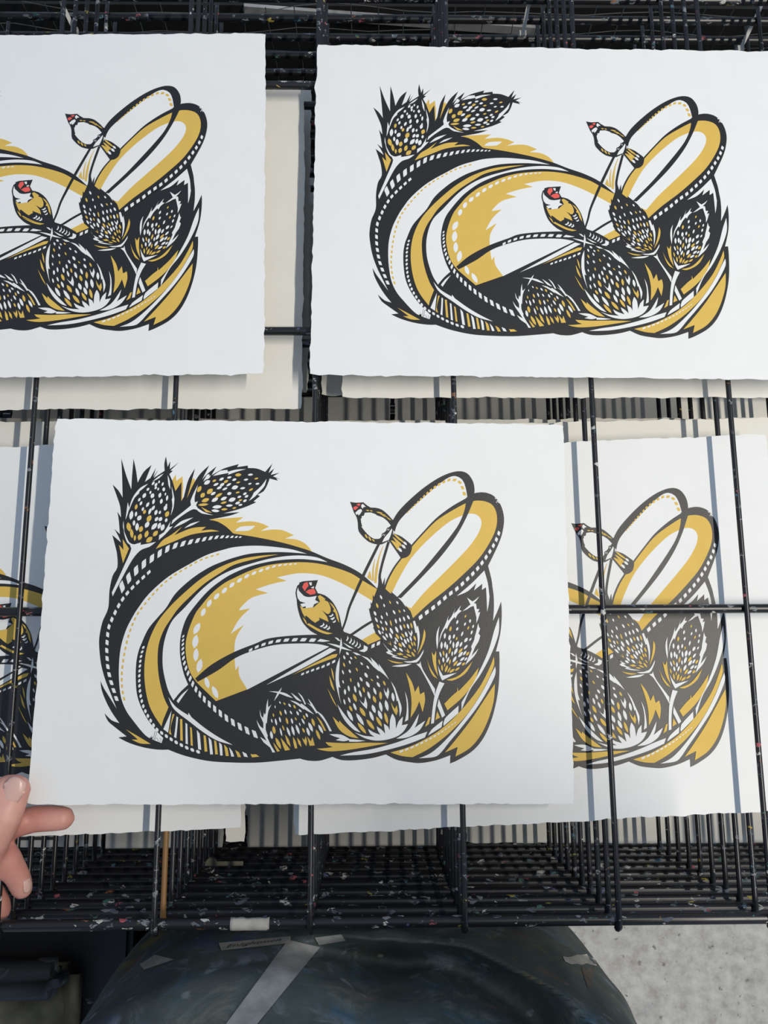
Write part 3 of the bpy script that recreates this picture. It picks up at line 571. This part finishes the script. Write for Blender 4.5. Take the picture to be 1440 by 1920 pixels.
sheet('cream sheet two shelves down with its far edge beyond the print under bare wires', 2, (.150, .0560), .190, .1420, .022, None, 5)
sheet('cream sheet two shelves down beneath the half hidden print, its far edge showing', 2, (-.2740, .0570), .1900, .1420, .004, None, 6)
a = on(453, 1579, zt(3)); b_ = on(462, 783, zt(3))
a2 = on(416, 1579, zt(3))
sheet('narrow paper offcut three shelves down, its near end sticking out beyond the held print', 3, ((a.x+a2.x)/2, a.y+.06), (a.x-a2.x)/2, .06, .05, None, 7)
sheet('sheet four shelves down with a far corner just behind the held print', 4, (on(462, 784, zt(4)).x-.19, on(462, 784, zt(4)).y-.12), .190, .12, -.004, None, 21)
a = on(870, 786, zt(3))
sheet('sheet three shelves down with a thin far edge behind the held print', 3, (.16, a.y-.142), .190, .142, .006, None, 8)
# large sheets far down in the rack
for lab, px0, px1, py, rot, sd in (('large cream sheet deep in the rack, nearest the printed page', 190, 420, 1592, -.006, 9), ('large cream sheet deep in the rack, below the gap between two near sheets', 461, 870, 1592, .008, 10),
                               ('large cream sheet deep in the rack, below the print under bare wires', 878, 1560, 1584, -.012, 11)):
    a, b_ = on(px0, py, zt(10)), on(px1, py, zt(10)); sheet(lab, 10, ((a.x+b_.x)/2, a.y+.155), (b_.x-a.x)/2, .155, rot, M_CREAM, sd)
sheet('cream sheet halfway down the rack, below the bluish-lit print and its cream sheet', 7, (-.165, .335), .185, .165, .004, M_CREAM, 12)
sheet('cream sheet halfway down the rack, striped by wires behind the held print', 7, (.225, .335), .200, .165, -.004, M_CREAM, 13)
sheet('cream sheet halfway down the rack, at the end of the row farthest from the hand', 7, (.53, .335), .100, .165, .004, M_CREAM, 14)
# a printed sheet with a blue picture and lines of text, deep under the hand
M_BLUE = plain('blue_print', (.03, .10, .17), .6, .35, 60); M_TXT = plain('printed_text', (.05, .05, .055), .7, .1)
r = empty('printed_page', (on(195, 1592, zt(10)).x-.088, on(100, 1592, zt(10)).y+.192, zt(10))); tag(r, 'printed page with blue picture and black lines of text, deep under the hand', 'printed page')
paper_part(deckle(.085, .085, .19, .19, 77, .0002, .001), r, M_CREAM)
bm = bmesh.new(); box(bm, -.08, -.025, -.17, .16, .0001, .0002); bm_obj('picture', bm, M_BLUE, r)
for i in range(34):
    bm = bmesh.new(); box(bm, -.012, -.012 + .085*(1 if i % 5 else .6), -.0015, .0015, 0, .0002); q = bm_obj('text_line', bm, M_TXT, r); q.location = (0, -.182 + i*.0105, .0001)
# ------------------------------------------------------------------ behind the rack
M_DARK = plain('black_board', (.012, .0125, .013), .8, .3, 12)
bm = bmesh.new(); box(bm, -1.05, 1.05, -.009, .009, 0, .70)
d_ = ray(1000, 14); top = CAM_Z + d_.z/d_.y*.726 - FLOOR_Z
bm.free(); bm = bmesh.new(); box(bm, -1.05, 1.05, -.009, .009, 0, top)
bd = bm_obj('back_board', bm, M_DARK); bd.location = (0, .735, FLOOR_Z); tag(bd, 'tall dark board standing on the ground behind the drying rack', 'board')
M_NET = plain('grey_netting', (.10, .105, .11), .7, .2)
net = empty('netting', (0, .700, FLOOR_Z)); tag(net, 'thin grey netting hanging loosely in front of the dark board', 'netting')
bm = bmesh.new(); rnd = random.Random(4)
for i in range(54):
    x = -.8 + i*.03; tube(bm, [(x + .010*noise.noise(Vector((i*.7, j*.45, 0))), .014*noise.noise(Vector((i*.3, j*.35, 5)))+.01, .34 + j*.045) for j in range(9)], .00055, 4, False)
for j in range(13):
    tube(bm, [(-.8 + i*.04, .014*noise.noise(Vector((i*.35, j*.4, 7)))+.01, .36 + j*.03 + .012*noise.noise(Vector((i*.3, j*.7, 2)))) for i in range(41)], .00055, 4, False)
bm_obj('net_mesh', bm, M_NET, net)['kind'] = 'stuff'
# pale batten fixed along the top of the board
M_LATH = plain('pale_batten', (.42, .42, .42), .8, .12, 40)
def on_board(x, y):
    d = ray(x, y); return Vector((0, 0, CAM_Z)) + d*(.724/d.y)
a, b_ = on_board(458, 16), on_board(1010, 57)
bm = bmesh.new(); box(bm, 0, (b_-a).length, -.002, .002, -.006, .006)
lt = bm_obj('batten', bm, M_LATH, bd); lt.location = a - Vector(bd.location); lt.location.y = -.0115
lt.rotation_euler = (0, math.atan2(a.z-b_.z, b_.x-a.x), 0); lt['label'] = 'narrow pale batten'
# cable ties round the far rods
M_TIE = plain('clear_cable_tie', (.50, .50, .48), .4, .1)
def cable_tie(label, p0, p1, t):
    z = -t*TIER + ROD_DZ
    a, b = on(*p0, z+.012), on(*p1, z+.006)
    r = empty('cable_tie', b); tag(r, label, 'cable tie', None)
    bm = bmesh.new(); n = 8; vs_ = []
    d = (a-b); side = Vector((-d.y, d.x, 0)).normalized()*.0018
    for i in range(n+1):
        f = i/n; q = d*f + Vector((0, 0, .010*math.sin(f*3.0))) + side*0
        vs_.append((bm.verts.new(q-side), bm.verts.new(q+side), bm.verts.new(q+side-Vector((0, 0, .0010))), bm.verts.new(q-side-Vector((0, 0, .0010)))))
    for u, v in zip(vs_, vs_[1:]):
        for k in range(4): bm.faces.new((u[k], u[(k+1) % 4], v[(k+1) % 4], v[k]))
    bm.faces.new(vs_[0][::-1]); bm.faces.new(vs_[-1]); bm_obj('strap', bm, M_TIE, r)
    bm = bmesh.new(); box(bm, -.0032, .0032, -.0028, .0028, -.002, .002); bm_obj('lock', bm, M_TIE, r)
cable_tie('clear cable tie tail above the bluish-lit print', (108, -12), (140, 58), 4)
cable_tie('clear cable tie tail near the middle of the far rods', (994, -10), (980, 64), 4)
cable_tie('long clear cable tie tail slanting across the far rods', (1440, -20), (1388, 92), 5)

# ------------------------------------------------------------------ timber overhead, out of view
M_BEAM = plain('timber_beam', (.25, .16, .09), .8, .3, 14)
bm = bmesh.new(); box(bm, LAMP_P.x-.05, LAMP_P.x+.09, -2.4, 2.4, LAMP_P.z+.062, LAMP_P.z+.20); tag(bm_obj('trim_1', bm, M_BEAM), 'timber beam overhead resting on two posts', 'beam', kind='structure')
for yy in (-2.35, 2.35):
    bm = bmesh.new(); box(bm, LAMP_P.x-.03, LAMP_P.x+.07, yy-.05, yy+.05, FLOOR_Z, LAMP_P.z+.062); tag(bm_obj('trim_2' if yy < 0 else 'trim_3', bm, M_BEAM), 'timber post under the near end of the beam' if yy < 0 else 'timber post under the far end of the beam', 'post', kind='structure')

# ------------------------------------------------------------------ the person
person = empty('person', (0, -.36, FLOOR_Z)); tag(person, 'person in a paint-stained dark green apron, pinching the corner of a print', 'person')
PO = Vector((0, -.36, FLOOR_Z))
def blob(bm, a, b, ra, rb, seg=20):
    """capsule that tapers from a to b"""
    a, b = Vector(a), Vector(b); d = b-a; L = d.length
    if L < 1e-6: d = Vector((0, 0, 1)); L = 1e-6
    t = d.normalized(); u = t.cross(Vector((0, 0, 1)))
    if u.length < .1: u = t.cross(Vector((1, 0, 0)))
    u.normalize(); v = t.cross(u)
    prof = [(-ra*math.cos(math.pi*i/12), ra*math.sin(math.pi*i/12)) for i in range(0, 7)] + [(L + rb*math.sin(math.pi*i/12), rb*math.cos(math.pi*i/12)) for i in range(0, 7)]
    rings = []
    for s, r in prof:
        if r < 1e-5: rings.append([bm.verts.new(a + t*s)])
        else: rings.append([bm.verts.new(a + t*s + (u*math.cos(2*math.pi*k/seg) + v*math.sin(2*math.pi*k/seg))*r) for k in range(seg)])
    for r0, r1 in zip(rings, rings[1:]):
        for k in range(seg):
            if len(r0) == 1: bm.faces.new((r0[0], r1[(k+1) % seg], r1[k]))
            elif len(r1) == 1: bm.faces.new((r0[k], r0[(k+1) % seg], r1[0]))
            else: bm.faces.new((r0[k], r0[(k+1) % seg], r1[(k+1) % seg], r1[k]))
def chain(bm, pts, radii):
    for i in range(len(pts)-1): blob(bm, pts[i], pts[i+1], radii[i], radii[i+1])
def fuse(name, bm, voxel, iters, mat, parent, f=.5):
    bmesh.ops.recalc_face_normals(bm, faces=bm.faces[:])
    o = bm_obj(name, bm, mat)
    m = o.modifiers.new('fuse', 'REMESH'); m.mode = 'VOXEL'; m.voxel_size = voxel; m.use_smooth_shade = True
    s = o.modifiers.new('soften', 'SMOOTH'); s.iterations = iters; s.factor = f
    apply_mods(o); o.parent = parent; o.matrix_parent_inverse = Matrix.Translation(-Vector(parent.location))
    return o
def skin_mat():
    m, N, L, P = new_mat('skin')
    tc = n_(N, 'ShaderNodeTexCoord'); a = n_(N, 'ShaderNodeTexNoise'); a.inputs['Scale'].default_value = 38; a.inputs['Detail'].default_value = 4; L.new(tc.outputs['Object'], a.inputs['Vector'])
    r = ramp(N, [(.3, (.53, .215, .175, 1)), (.52, (.61, .30, .245, 1)), (.72, (.68, .38, .31, 1))]); L.new(a.outputs['Fac'], r.inputs[0]); L.new(r.outputs[0], P.inputs['Base Color'])
    P.inputs['Roughness'].default_value = .5; P.inputs['Subsurface Weight'].default_value = .12; P.inputs['Subsurface Radius'].default_value = (.006, .002, .001); P.inputs['Subsurface Scale'].default_value = .5
    b = n_(N, 'ShaderNodeBump'); b.inputs['Strength'].default_value = .25; b.inputs['Distance'].default_value = .0006
    v = n_(N, 'ShaderNodeTexNoise'); v.inputs['Scale'].default_value = 420; v.inputs['Detail'].default_value = 3; L.new(tc.outputs['Object'], v.inputs['Vector']); L.new(v.outputs['Fac'], b.inputs['Height']); L.new(b.outputs[0], P.inputs['Normal'])
    return m
M_SKIN = skin_mat()
PX = .00038
bm = bmesh.new()
# left hand: thumb on top of the print, index finger under it, the others curled
J = lambda x, y, z: on(x, y, z)
wrist = J(-165, 1715, .006)
chain(bm, [wrist, J(-95, 1668, .012), J(-36, 1606, .022), J(8, 1528, .0300), J(29, 1480, .0290)], [.020, .0180, .0138, .0122, .0100])          # thumb
chain(bm, [J(14, 1484, .0290), J(-34, 1524, .0310), J(-95, 1625, .022)], [.0112, .0140, .0180])
chain(bm, [J(-95, 1645, .004), J(-14, 1556, .0085), J(62, 1536, .0072), J(117, 1534, .0062)], [.0130, .0102, .0092, .0086])                    # index
chain(bm, [J(-100, 1672, -.002), J(10, 1606, .0070), J(34, 1646, .0000), J(41, 1665, -.004)], [.0130, .0100, .0085, .0078])                    # middle
chain(bm, [J(-105, 1700, -.010), J(-28, 1658, -.0050), J(-4, 1692, -.012), J(1, 1706, -.015)], [.0125, .0095, .0083, .0077])                      # ring
chain(bm, [J(-115, 1725, -.014), J(-60, 1706, -.008), J(-42, 1738, -.014), J(-38, 1750, -.017)], [.0110, .0085, .0074, .0068])                  # little
for q in ((-95, 1645, .004), (-100, 1672, -.002), (-105, 1700, -.006), (-115, 1725, -.010)): blob(bm, wrist, J(*q), .0175, .0130)
blob(bm, J(-60, 1620, .015), J(-60, 1600, .006), .012, .011)
elbowL = Vector((-.43, -.36, .17)); shL = Vector((-.195, -.375, .44)); shR = Vector((.180, -.365, .44)); elbowR = Vector((.300, -.185, .30)); handR = Vector((.090, -.095, .585))
chain(bm, [wrist, wrist.lerp(elbowL, .35), elbowL, shL], [.0235, .036, .040, .055])
# right arm raised, its hand just behind where the picture is taken
chain(bm, [shR, elbowR, elbowR.lerp(handR, .75)], [.055, .042, .028]); blob(bm, elbowR.lerp(handR, .75), handR, .028, .026)
fd = (handR-elbowR).normalized(); sd = fd.cross(Vector((0, 0, 1))).normalized(); ud = sd.cross(fd)
for i, l in enumerate((.034, .040, .037, .029)):
    k = handR + sd*(-.024 + i*.016) + fd*.022; chain(bm, [handR, k, k + fd*l*.6 + ud*.010, k + fd*l*.3 + ud*.034], [.014, .0095, .0085, .0075])
chain(bm, [handR, handR - sd*.030 + ud*.012, handR - sd*.028 + ud*.040 + fd*.012], [.014, .0105, .0085])
# torso, neck, head, legs
def ell(c, rx, ry, rz):
    m = Matrix.Translation(Vector(c)) @ Matrix.Diagonal((rx, ry, rz, 1)); bmesh.ops.create_uvsphere(bm, u_segments=24, v_segments=16, radius=1, matrix=m)
ell((0, -.385, .02), .165, .100, .16); ell((0, -.385, .20), .150, .110, .20); ell((0, -.395, .36), .165, .105, .16)
chain(bm, [shL, Vector((0, -.40, .46)), shR], [.055, .075, .055]); chain(bm, [Vector((0, -.395, .48)), Vector((-.045, -.380, .60))], [.056, .052])
HD = Vector((-.06, -.360, .70)); ell(HD, .073, .092, .112); ell(HD + Vector((0, .030, -.055)), .056, .060, .055)
chain(bm, [HD + Vector((0, .088, .015)), HD + Vector((0, .104, -.022))], [.010, .015]); blob(bm, HD + Vector((-.022, .080, -.060)), HD + Vector((.022, .080, -.060)), .009, .009)
for s in (-1, 1):
    ell(HD + Vector((s*.075, -.008, -.012)), .010, .020, .030)
    chain(bm, [Vector((s*.088, -.375, -.02)), Vector((s*.098, -.365, -.44)), Vector((s*.100, -.380, FLOOR_Z+.09))], [.088, .058, .040]); chain(bm, [Vector((s*.100, -.385, FLOOR_Z+.07)), Vector((s*.110, -.27, FLOOR_Z+.04))], [.036, .030])
body = fuse('body', bm, .0026, 7, M_SKIN, person)
M_NAIL = plain('fingernail', (.66, .42, .36), .28, .04)
def nail(c, axis, normal, ln, wd):
    axis = axis.normalized(); side = axis.cross(normal).normalized(); nrm = side.cross(axis); vs_, fs = [], []; nu, nv = 8, 8
    for i in range(nu+1):
        for j in range(nv+1):
            u = i/nu*2-1; v = j/nv*2-1
            w = wd*(1-.22*max(0, -u))*(1-.30*max(0, u)**3)
            vs_.append(c + axis*(u*ln/2 - .10*ln*v*v*(1 if u > 0 else -.3)) + side*(v*w/2) + nrm*(-.30*wd*v*v*.5 - .04*ln*u*u))
    for i in range(nu):
        for j in range(nv): fs.append((i*(nv+1)+j, (i+1)*(nv+1)+j, (i+1)*(nv+1)+j+1, i*(nv+1)+j+1))
    o = mesh_obj('fingernail', [v - PO for v in vs_], fs, M_NAIL, body, True); o.matrix_parent_inverse = Matrix.Identity(4)
    sm = o.modifiers.new('t', 'SOLIDIFY'); sm.thickness = .0006; apply_mods(o); o.matrix_parent_inverse = body.matrix_parent_inverse.inverted(); return o
bvh_body = BVHTree.FromPolygons([v.co.copy() for v in body.data.vertices], [tuple(p.vertices) for p in body.data.polygons])
def hit(bvh, x, y):
    r = bvh.ray_cast(Vector((0, 0, CAM_Z)), ray(x, y), 3); return (r[0], r[1]) if r[0] is not None else (None, None)
q, nn = hit(bvh_body, 25, 1482)
if q: nail(q + nn*.0015, J(34, 1464, .03) - J(10, 1512, .03), nn, .0165, .0140)
q, nn = hit(bvh_body, 52, 1660)
if q: nail(q + nn*.0006, J(50, 1678, 0) - J(46, 1640, .004), nn, .0095, .0075)
# clothes
M_KNIT = plain('dark_jumper', (.018, .020, .024), .95, .2, 200); M_TROUSER = plain('dark_trousers', (.020, .022, .028), .95, .2, 120); M_HAIR = plain('brown_hair', (.05, .028, .016), .6, .3, 90); M_SHOE = plain('dark_shoe', (.02, .018, .017), .6, .2)
bm = bmesh.new()
ell((0, -.385, .03), .182, .108, .15); ell((0, -.390, .20), .166, .112, .21); ell((0, -.380, .36), .178, .125, .16)
chain(bm, [shL, Vector((0, -.40, .46)), shR], [.066, .084, .066]); chain(bm, [shL, elbowL], [.066, .053]); chain(bm, [elbowL, elbowL.lerp(wrist, .45)], [.053, .048]); chain(bm, [shR, elbowR], [.066, .055]); chain(bm, [elbowR, elbowR.lerp(handR, .55)], [.055, .046])
fuse('jumper', bm, .008, 3, M_KNIT, person)
bm = bmesh.new(); ell((0, -.385, -.02), .176, .104, .13)
for s in (-1, 1): chain(bm, [Vector((s*.088, -.375, -.05)), Vector((s*.098, -.365, -.44)), Vector((s*.100, -.380, FLOOR_Z+.10))], [.098, .074, .064])
fuse('trousers', bm, .009, 3, M_TROUSER, person)
for s in (-1, 1):
    bm = bmesh.new(); chain(bm, [Vector((s*.100, -.40, FLOOR_Z+.045)), Vector((s*.112, -.255, FLOOR_Z+.036))], [.045, .036]); fuse('shoe', bm, .006, 2, M_SHOE, person)
bm = bmesh.new(); ell(HD + Vector((0, -.016, .018)), .083, .096, .112); ell(HD + Vector((0, -.085, -.02)), .060, .040, .07)
h = fuse('hair', bm, .006, 2, M_HAIR, person)
M_EYE = plain('eye', (.07, .045, .03), .15, .02)
for s in (-1, 1):
    bm = bmesh.new(); bmesh.ops.create_uvsphere(bm, u_segments=16, v_segments=10, radius=.0115, matrix=Matrix.Translation(HD + Vector((s*.031, .074, .004)) - PO)); e = bm_obj('eye', bm, M_EYE, body, True); e.matrix_parent_inverse = body.matrix_parent_inverse.inverted()

# the apron: thick cloth wrapped round the front of the body, with folds and one deep crease
def apron_mat():
    m, N, L, P = new_mat('stained_apron')
    tc = n_(N, 'ShaderNodeTexCoord'); w = n_(N, 'ShaderNodeTexNoise'); w.inputs['Scale'].default_value = 11; w.inputs['Detail'].default_value = 6; w.inputs['Roughness'].default_value = .6; w.inputs['Distortion'].default_value = .8; L.new(tc.outputs['Object'], w.inputs['Vector'])
    base = ramp(N, [(.30, (.050, .068, .065, 1)), (.5, (.085, .112, .106, 1)), (.7, (.140, .162, .153, 1))]); L.new(w.outputs['Fac'], base.inputs[0])
    s1 = n_(N, 'ShaderNodeTexNoise'); s1.inputs['Scale'].default_value = 17; s1.inputs['Detail'].default_value = 8; s1.inputs['Roughness'].default_value = .7; s1.inputs['Distortion'].default_value = 1.6; L.new(tc.outputs['Object'], s1.inputs['Vector'])
    m1 = ramp(N, [(.50, (0,0,0,1)), (.64, (.85,.85,.85,1))]); L.new(s1.outputs['Fac'], m1.inputs[0])
    hue = n_(N, 'ShaderNodeTexNoise'); hue.inputs['Scale'].default_value = 9; hue.inputs['Detail'].default_value = 1; L.new(tc.outputs['Object'], hue.inputs['Vector'])
    pal = ramp(N, [(.30, hexc(70,84,120)), (.42, hexc(150,158,168)), (.5, hexc(70,104,128)), (.56, hexc(130,136,128)), (.62, hexc(120,84,86)), (.70, hexc(130,122,76))]); L.new(hue.outputs['Fac'], pal.inputs[0])
    x = n_(N, 'ShaderNodeMixRGB'); L.new(m1.outputs[0], x.inputs[0]); L.new(base.outputs[0], x.inputs[1]); L.new(pal.outputs[0], x.inputs[2])
    s2 = n_(N, 'ShaderNodeTexNoise'); s2.inputs['Scale'].default_value = 46; s2.inputs['Detail'].default_value = 4; L.new(tc.outputs['Object'], s2.inputs['Vector'])
    m2 = ramp(N, [(.65, (0,0,0,1)), (.72, (.8,.8,.8,1))]); L.new(s2.outputs['Fac'], m2.inputs[0])
    y = n_(N, 'ShaderNodeMixRGB'); L.new(m2.outputs[0], y.inputs[0]); L.new(x.outputs[0], y.inputs[1]); y.inputs[2].default_value = hexc(150,158,160)
    L.new(y.outputs[0], P.inputs['Base Color']); P.inputs['Roughness'].default_value = .7; P.inputs['Specular IOR Level'].default_value = .3
    b = n_(N, 'ShaderNodeBump'); b.inputs['Strength'].default_value = .4; b.inputs['Distance'].default_value = .002; L.new(s1.outputs['Fac'], b.inputs['Height']); L.new(b.outputs[0], P.inputs['Normal'])
    return m
M_APRON = apron_mat()
def apron_point(u, z):
    """u: -1 .. 1 round the front; z: height"""
    def key(tab):
        for (z0, v0), (z1, v1) in zip(tab, tab[1:]):
            if z <= z1: f = min(1, max(0, (z-z0)/(z1-z0))); f = f*f*(3-2*f); return v0 + (v1-v0)*f
        return tab[-1][1]
    front = key([(-.58, -.235), (-.25, -.205), (-.10, -.200), (-.02, -.205), (.05, -.222), (.12, -.243), (.25, -.250), (.42, -.250)])
    a = key([(-.58, .255), (-.20, .245), (.0, .234), (.10, .215), (.25, .175), (.42, .105)])
    yc = -.375; b = front - yc; th = u*1.45; n = 2.7
    c, s = abs(math.cos(th)), abs(math.sin(th)); k = (c**n + s**n)**(-1/n)
    x = math.copysign(s*k*a, th) - .012; y = yc + c*k*b
    # folds
    f = .006*noise.noise(Vector((u*3.0, z*5, 1))) + .0035*noise.noise(Vector((u*7.5 + z*6, z*7, 4))) + .0015*noise.noise(Vector((u*18, z*16, 9)))
    zc = -.060 + 3.5*max(0, x)**2
    d = z - zc; g = 0; w_ = min(1, max(0, (x+.07)/.08))
    dz = 0
    if d > 0:
        e = min(1, d/.020); g = -.026*w_*e*e*(3-2*e)*math.exp(-(d/.11)**2); dz = -.055*w_*math.exp(-((d-.017)/.0115)**2)
    else: g = .004*w_*math.exp(-((d+.010)/.014)**2)
    r = Vector((math.sin(th), math.cos(th), 0)); q = Vector((x, y, z + dz)) + r*(f+g)
    q.y = min(q.y, -.1875) if z > -.5 else q.y
    return q
nu, nv = 150, 400; vs_, fs = [], []
for j in range(nv+1):
    z = -.58 + 1.0*j/nv
    for i in range(nu+1): vs_.append(apron_point(i/nu*2-1, z) - PO)
for j in range(nv):
    for i in range(nu): fs.append((j*(nu+1)+i, (j+1)*(nu+1)+i, (j+1)*(nu+1)+i+1, j*(nu+1)+i+1))
apron = mesh_obj('apron', vs_, fs, M_APRON, person, True); apron['label'] = 'dark green apron smeared with dried paint and stuck with tape'
sm = apron.modifiers.new('cloth', 'SOLIDIFY'); sm.thickness = .0016; sm.offset = -1; apply_mods(apron)
bvh_ap = BVHTree.FromPolygons([Vector(v)+PO for v in vs_], fs)
M_TAPE = plain('grey_tape', (.36, .365, .355), .75, .25, 70, .3, 300); M_MASK = plain('masking_tape', (.40, .385, .35), .8, .2, 90, .3, 300)
M_SILVER = plain('torn_foil_tape', (.42, .41, .38), .55, .2, 90, .5, 200); M_BROWN = plain('brown_patch', (.12, .10, .08), .8, .2)
def stuck(name, quad, mat, label, nu=10, nv=6, off=.0012, ragged=0, seed=1):
    """a piece of tape stuck to the apron: four photo corners laid on the cloth"""
    vs_, fs = [], []; rnd = random.Random(seed)
    jit = [[rnd.uniform(-1, 1) for _ in range(nu+1)] for _ in range(2)]
    for j in range(nv+1):
        for i in range(nu+1):
            u, v = i/nu, j/nv; (ax, ay), (bx, by), (cx, cy), (dx, dy) = quad
            x = (ax*(1-u)+bx*u)*(1-v) + (dx*(1-u)+cx*u)*v; y = (ay*(1-u)+by*u)*(1-v) + (dy*(1-u)+cy*u)*v
            if j == 0: y += ragged*jit[0][i]
            if j == nv: y += ragged*jit[1][i]
            q, n2 = hit(bvh_ap, x, y)
            if q is None: q = vs_[-1] + PO if vs_ else on(x, y, 0)
            else: q = q - ray(x, y)*off
            vs_.append(q - PO)
    for j in range(nv):
        for i in range(nu): fs.append((j*(nu+1)+i, (j+1)*(nu+1)+i, (j+1)*(nu+1)+i+1, j*(nu+1)+i+1))
    o = mesh_obj(name, vs_, fs, mat, apron, True); o['label'] = label
    return o
stuck('tape_strip', [(540, 1762), (600, 1776), (478, 1925), (420, 1925)], M_TAPE, 'long grey strip of tape', 8, 20)
stuck('tape_scrap', [(590, 1758), (640, 1752), (648, 1764), (598, 1772)], M_TAPE, 'small torn scrap of grey tape', 6, 4, .002)
wt = stuck('tape_label', [(410, 1768), (545, 1755), (545, 1768), (415, 1782)], M_MASK, 'strip of masking tape with handwriting', 12, 4, .0022)
stuck('torn_tape', [(1055, 1794), (1128, 1786), (1138, 1811), (1062, 1806)], M_SILVER, 'crumpled pale scrap of torn tape', 8, 5, .0022, 2.5)
stuck('brown_scrap', [(1090, 1815), (1114, 1815), (1108, 1852), (1102, 1852)], M_BROWN, 'small brown scrap', 4, 6, .0016)
stuck('tan_scrap', [(262, 1808), (290, 1790), (326, 1799), (270, 1818)], M_MASK, 'tan corner of tape', 6, 4, .0016)
# handwriting on the tape label
fc = bpy.data.curves.new('writing', 'FONT'); fc.body = 'Enlightmen'; fc.size = 1; fc.shear = .5; fc.resolution_u = 2
to = bpy.data.objects.new('writing', fc); COL.objects.link(to)
dg = bpy.context.evaluated_depsgraph_get(); tm = bpy.data.meshes.new_from_object(to.evaluated_get(dg)); bpy.data.objects.remove(to)
xs = [v.co.x for v in tm.vertices]; x0, x1 = min(xs), max(xs)
for v in tm.vertices:
    f = (v.co.x-x0)/(x1-x0); px, py = 424 + f*104, 1776 - 13*f - v.co.y*8 + 1
    q, n2 = hit(bvh_ap, px, py)
    v.co = (q - ray(px, py)*.0028 - PO) if q else Vector((0, 0, -.3))
tm.materials.append(M_TXT); link('handwriting', tm, apron)

# ------------------------------------------------------------------ bits stuck to the front rods
def rod_tape(label, x0, x1, y, t, mat):
    z = -t*TIER + ROD_DZ; a = on(x0, y, z); b = on(x1, y, z); bm = bmesh.new(); rings = []; rnd = random.Random(3)
    for i in range(13):
        f = i/12; x = a.x + (b.x-a.x)*f; w0 = -70 + rnd.uniform(-12, 12); w1 = (125 if f < .75 else 125 - (f-.75)*320) + rnd.uniform(-10, 10)
        rings.append([bm.verts.new((x, FRONT_Y + .0046*math.sin(math.radians(w0 + (w1-w0)*k/8))*-1, z + .0046*math.cos(math.radians(w0 + (w1-w0)*k/8)))) for k in range(9)])
    for r0, r1 in zip(rings, rings[1:]):
        for k in range(8): bm.faces.new((r0[k], r0[k+1], r1[k+1], r1[k]))
    o = bm_obj('tape_scrap', bm, mat, None, True); tag(o, label, 'tape'); sm = o.modifiers.new('t', 'SOLIDIFY'); sm.thickness = .0004; apply_mods(o); return o
rod_tape('torn scrap of masking tape wrapped on the top front rod', 433, 506, 1731, 0, M_MASK)
M_PLAST = plain('yellowed_plastic', (.24, .225, .17), .35, .25, 60)
pt = empty('plastic_tag', on(396, 1624, -7*TIER)); tag(pt, 'yellowed plastic tag with a round head caught on the lower front rods', 'plastic tag')
pt.location.z = -7*TIER + .001; pt.location.y = FRONT_Y
bm = bmesh.new(); bmesh.ops.create_cone(bm, cap_ends=True, segments=20, radius1=.0068, radius2=.0060, depth=.0025); bmesh.ops.scale(bm, vec=(.85, 1.15, 1), verts=bm.verts[:]); hd = bm_obj('head', bm, M_PLAST, pt); hd.location = (0, 0, .0016)
bm = bmesh.new(); box(bm, .003, .029, -.0040, .0040, -.0010, .0010); bmesh.ops.bevel(bm, geom=bm.edges[:], offset=.0006, segments=1, affect='EDGES'); stt = bm_obj('stem', bm, M_PLAST, pt); stt.location = (0, 0, .0016)

# ------------------------------------------------------------------ paint-caked blocks at the person's side
M_CAKE1 = flecked('paint_caked_top', (.045, .05, .056, 1), .75, 1.45, 55); M_CAKE2 = plain('paint_caked_cream', (.20, .17, .10), .85, .6, 30, .8, 60)
def caked(name, label, x0, x1, y0, y1, z0, z1, mat, seed):
    r = Vector(((x0+x1)/2, (y0+y1)/2, z0)); bm = bmesh.new(); box(bm, x0-r.x, x1-r.x, y0-r.y, y1-r.y, 0, z1-z0)
    bmesh.ops.bevel(bm, geom=bm.edges[:], offset=.012, segments=3, affect='EDGES'); bmesh.ops.subdivide_edges(bm, edges=[e for e in bm.edges if e.calc_length() > .03], cuts=6, use_grid_fill=True)
    for v in bm.verts: v.co += Vector((noise.noise(v.co*28 + Vector((seed, 0, 0))), noise.noise(v.co*28 + Vector((0, seed, 3))), noise.noise(v.co*28 + Vector((7, 0, seed)))))*.006*(1 if v.co.z > .02 else 0)
    o = bm_obj(name, bm, mat, None, True); o.location = r; tag(o, label, 'block'); return o
c1 = on(118, 1800, -.30); c2 = on(138, 1885, -.335)
bm = bmesh.new(); box(bm, -.9, -.262, -.70, -.196, 0, -.372-FLOOR_Z); bmesh.ops.bevel(bm, geom=bm.edges[:], offset=.006, segments=2, affect='EDGES')  # added black box, made up so the area beside the apron comes out dark
cb = bm_obj('dark_filler_box', bm, flecked('dark_filler_paint', (.012, .012, .014, 1), .6, 1.9, 40)); cb.location = (0, 0, FLOOR_Z); tag(cb, 'black box added as filler for the dark area beside the apron', 'filler box')
caked('cream_slab', 'cream slab caked with old paint, lying on the black filler box', -.80, c2.x, c2.y-.20, c2.y+.035, -.3715, -.335, M_CAKE2, 3)
caked('paint_tray', 'grey and blue paint-caked tray resting on the cream slab', -.76, c1.x, on(60, 1886, -.29).y, on(60, 1815, -.29).y, -.334, -.285, M_CAKE1, 8)
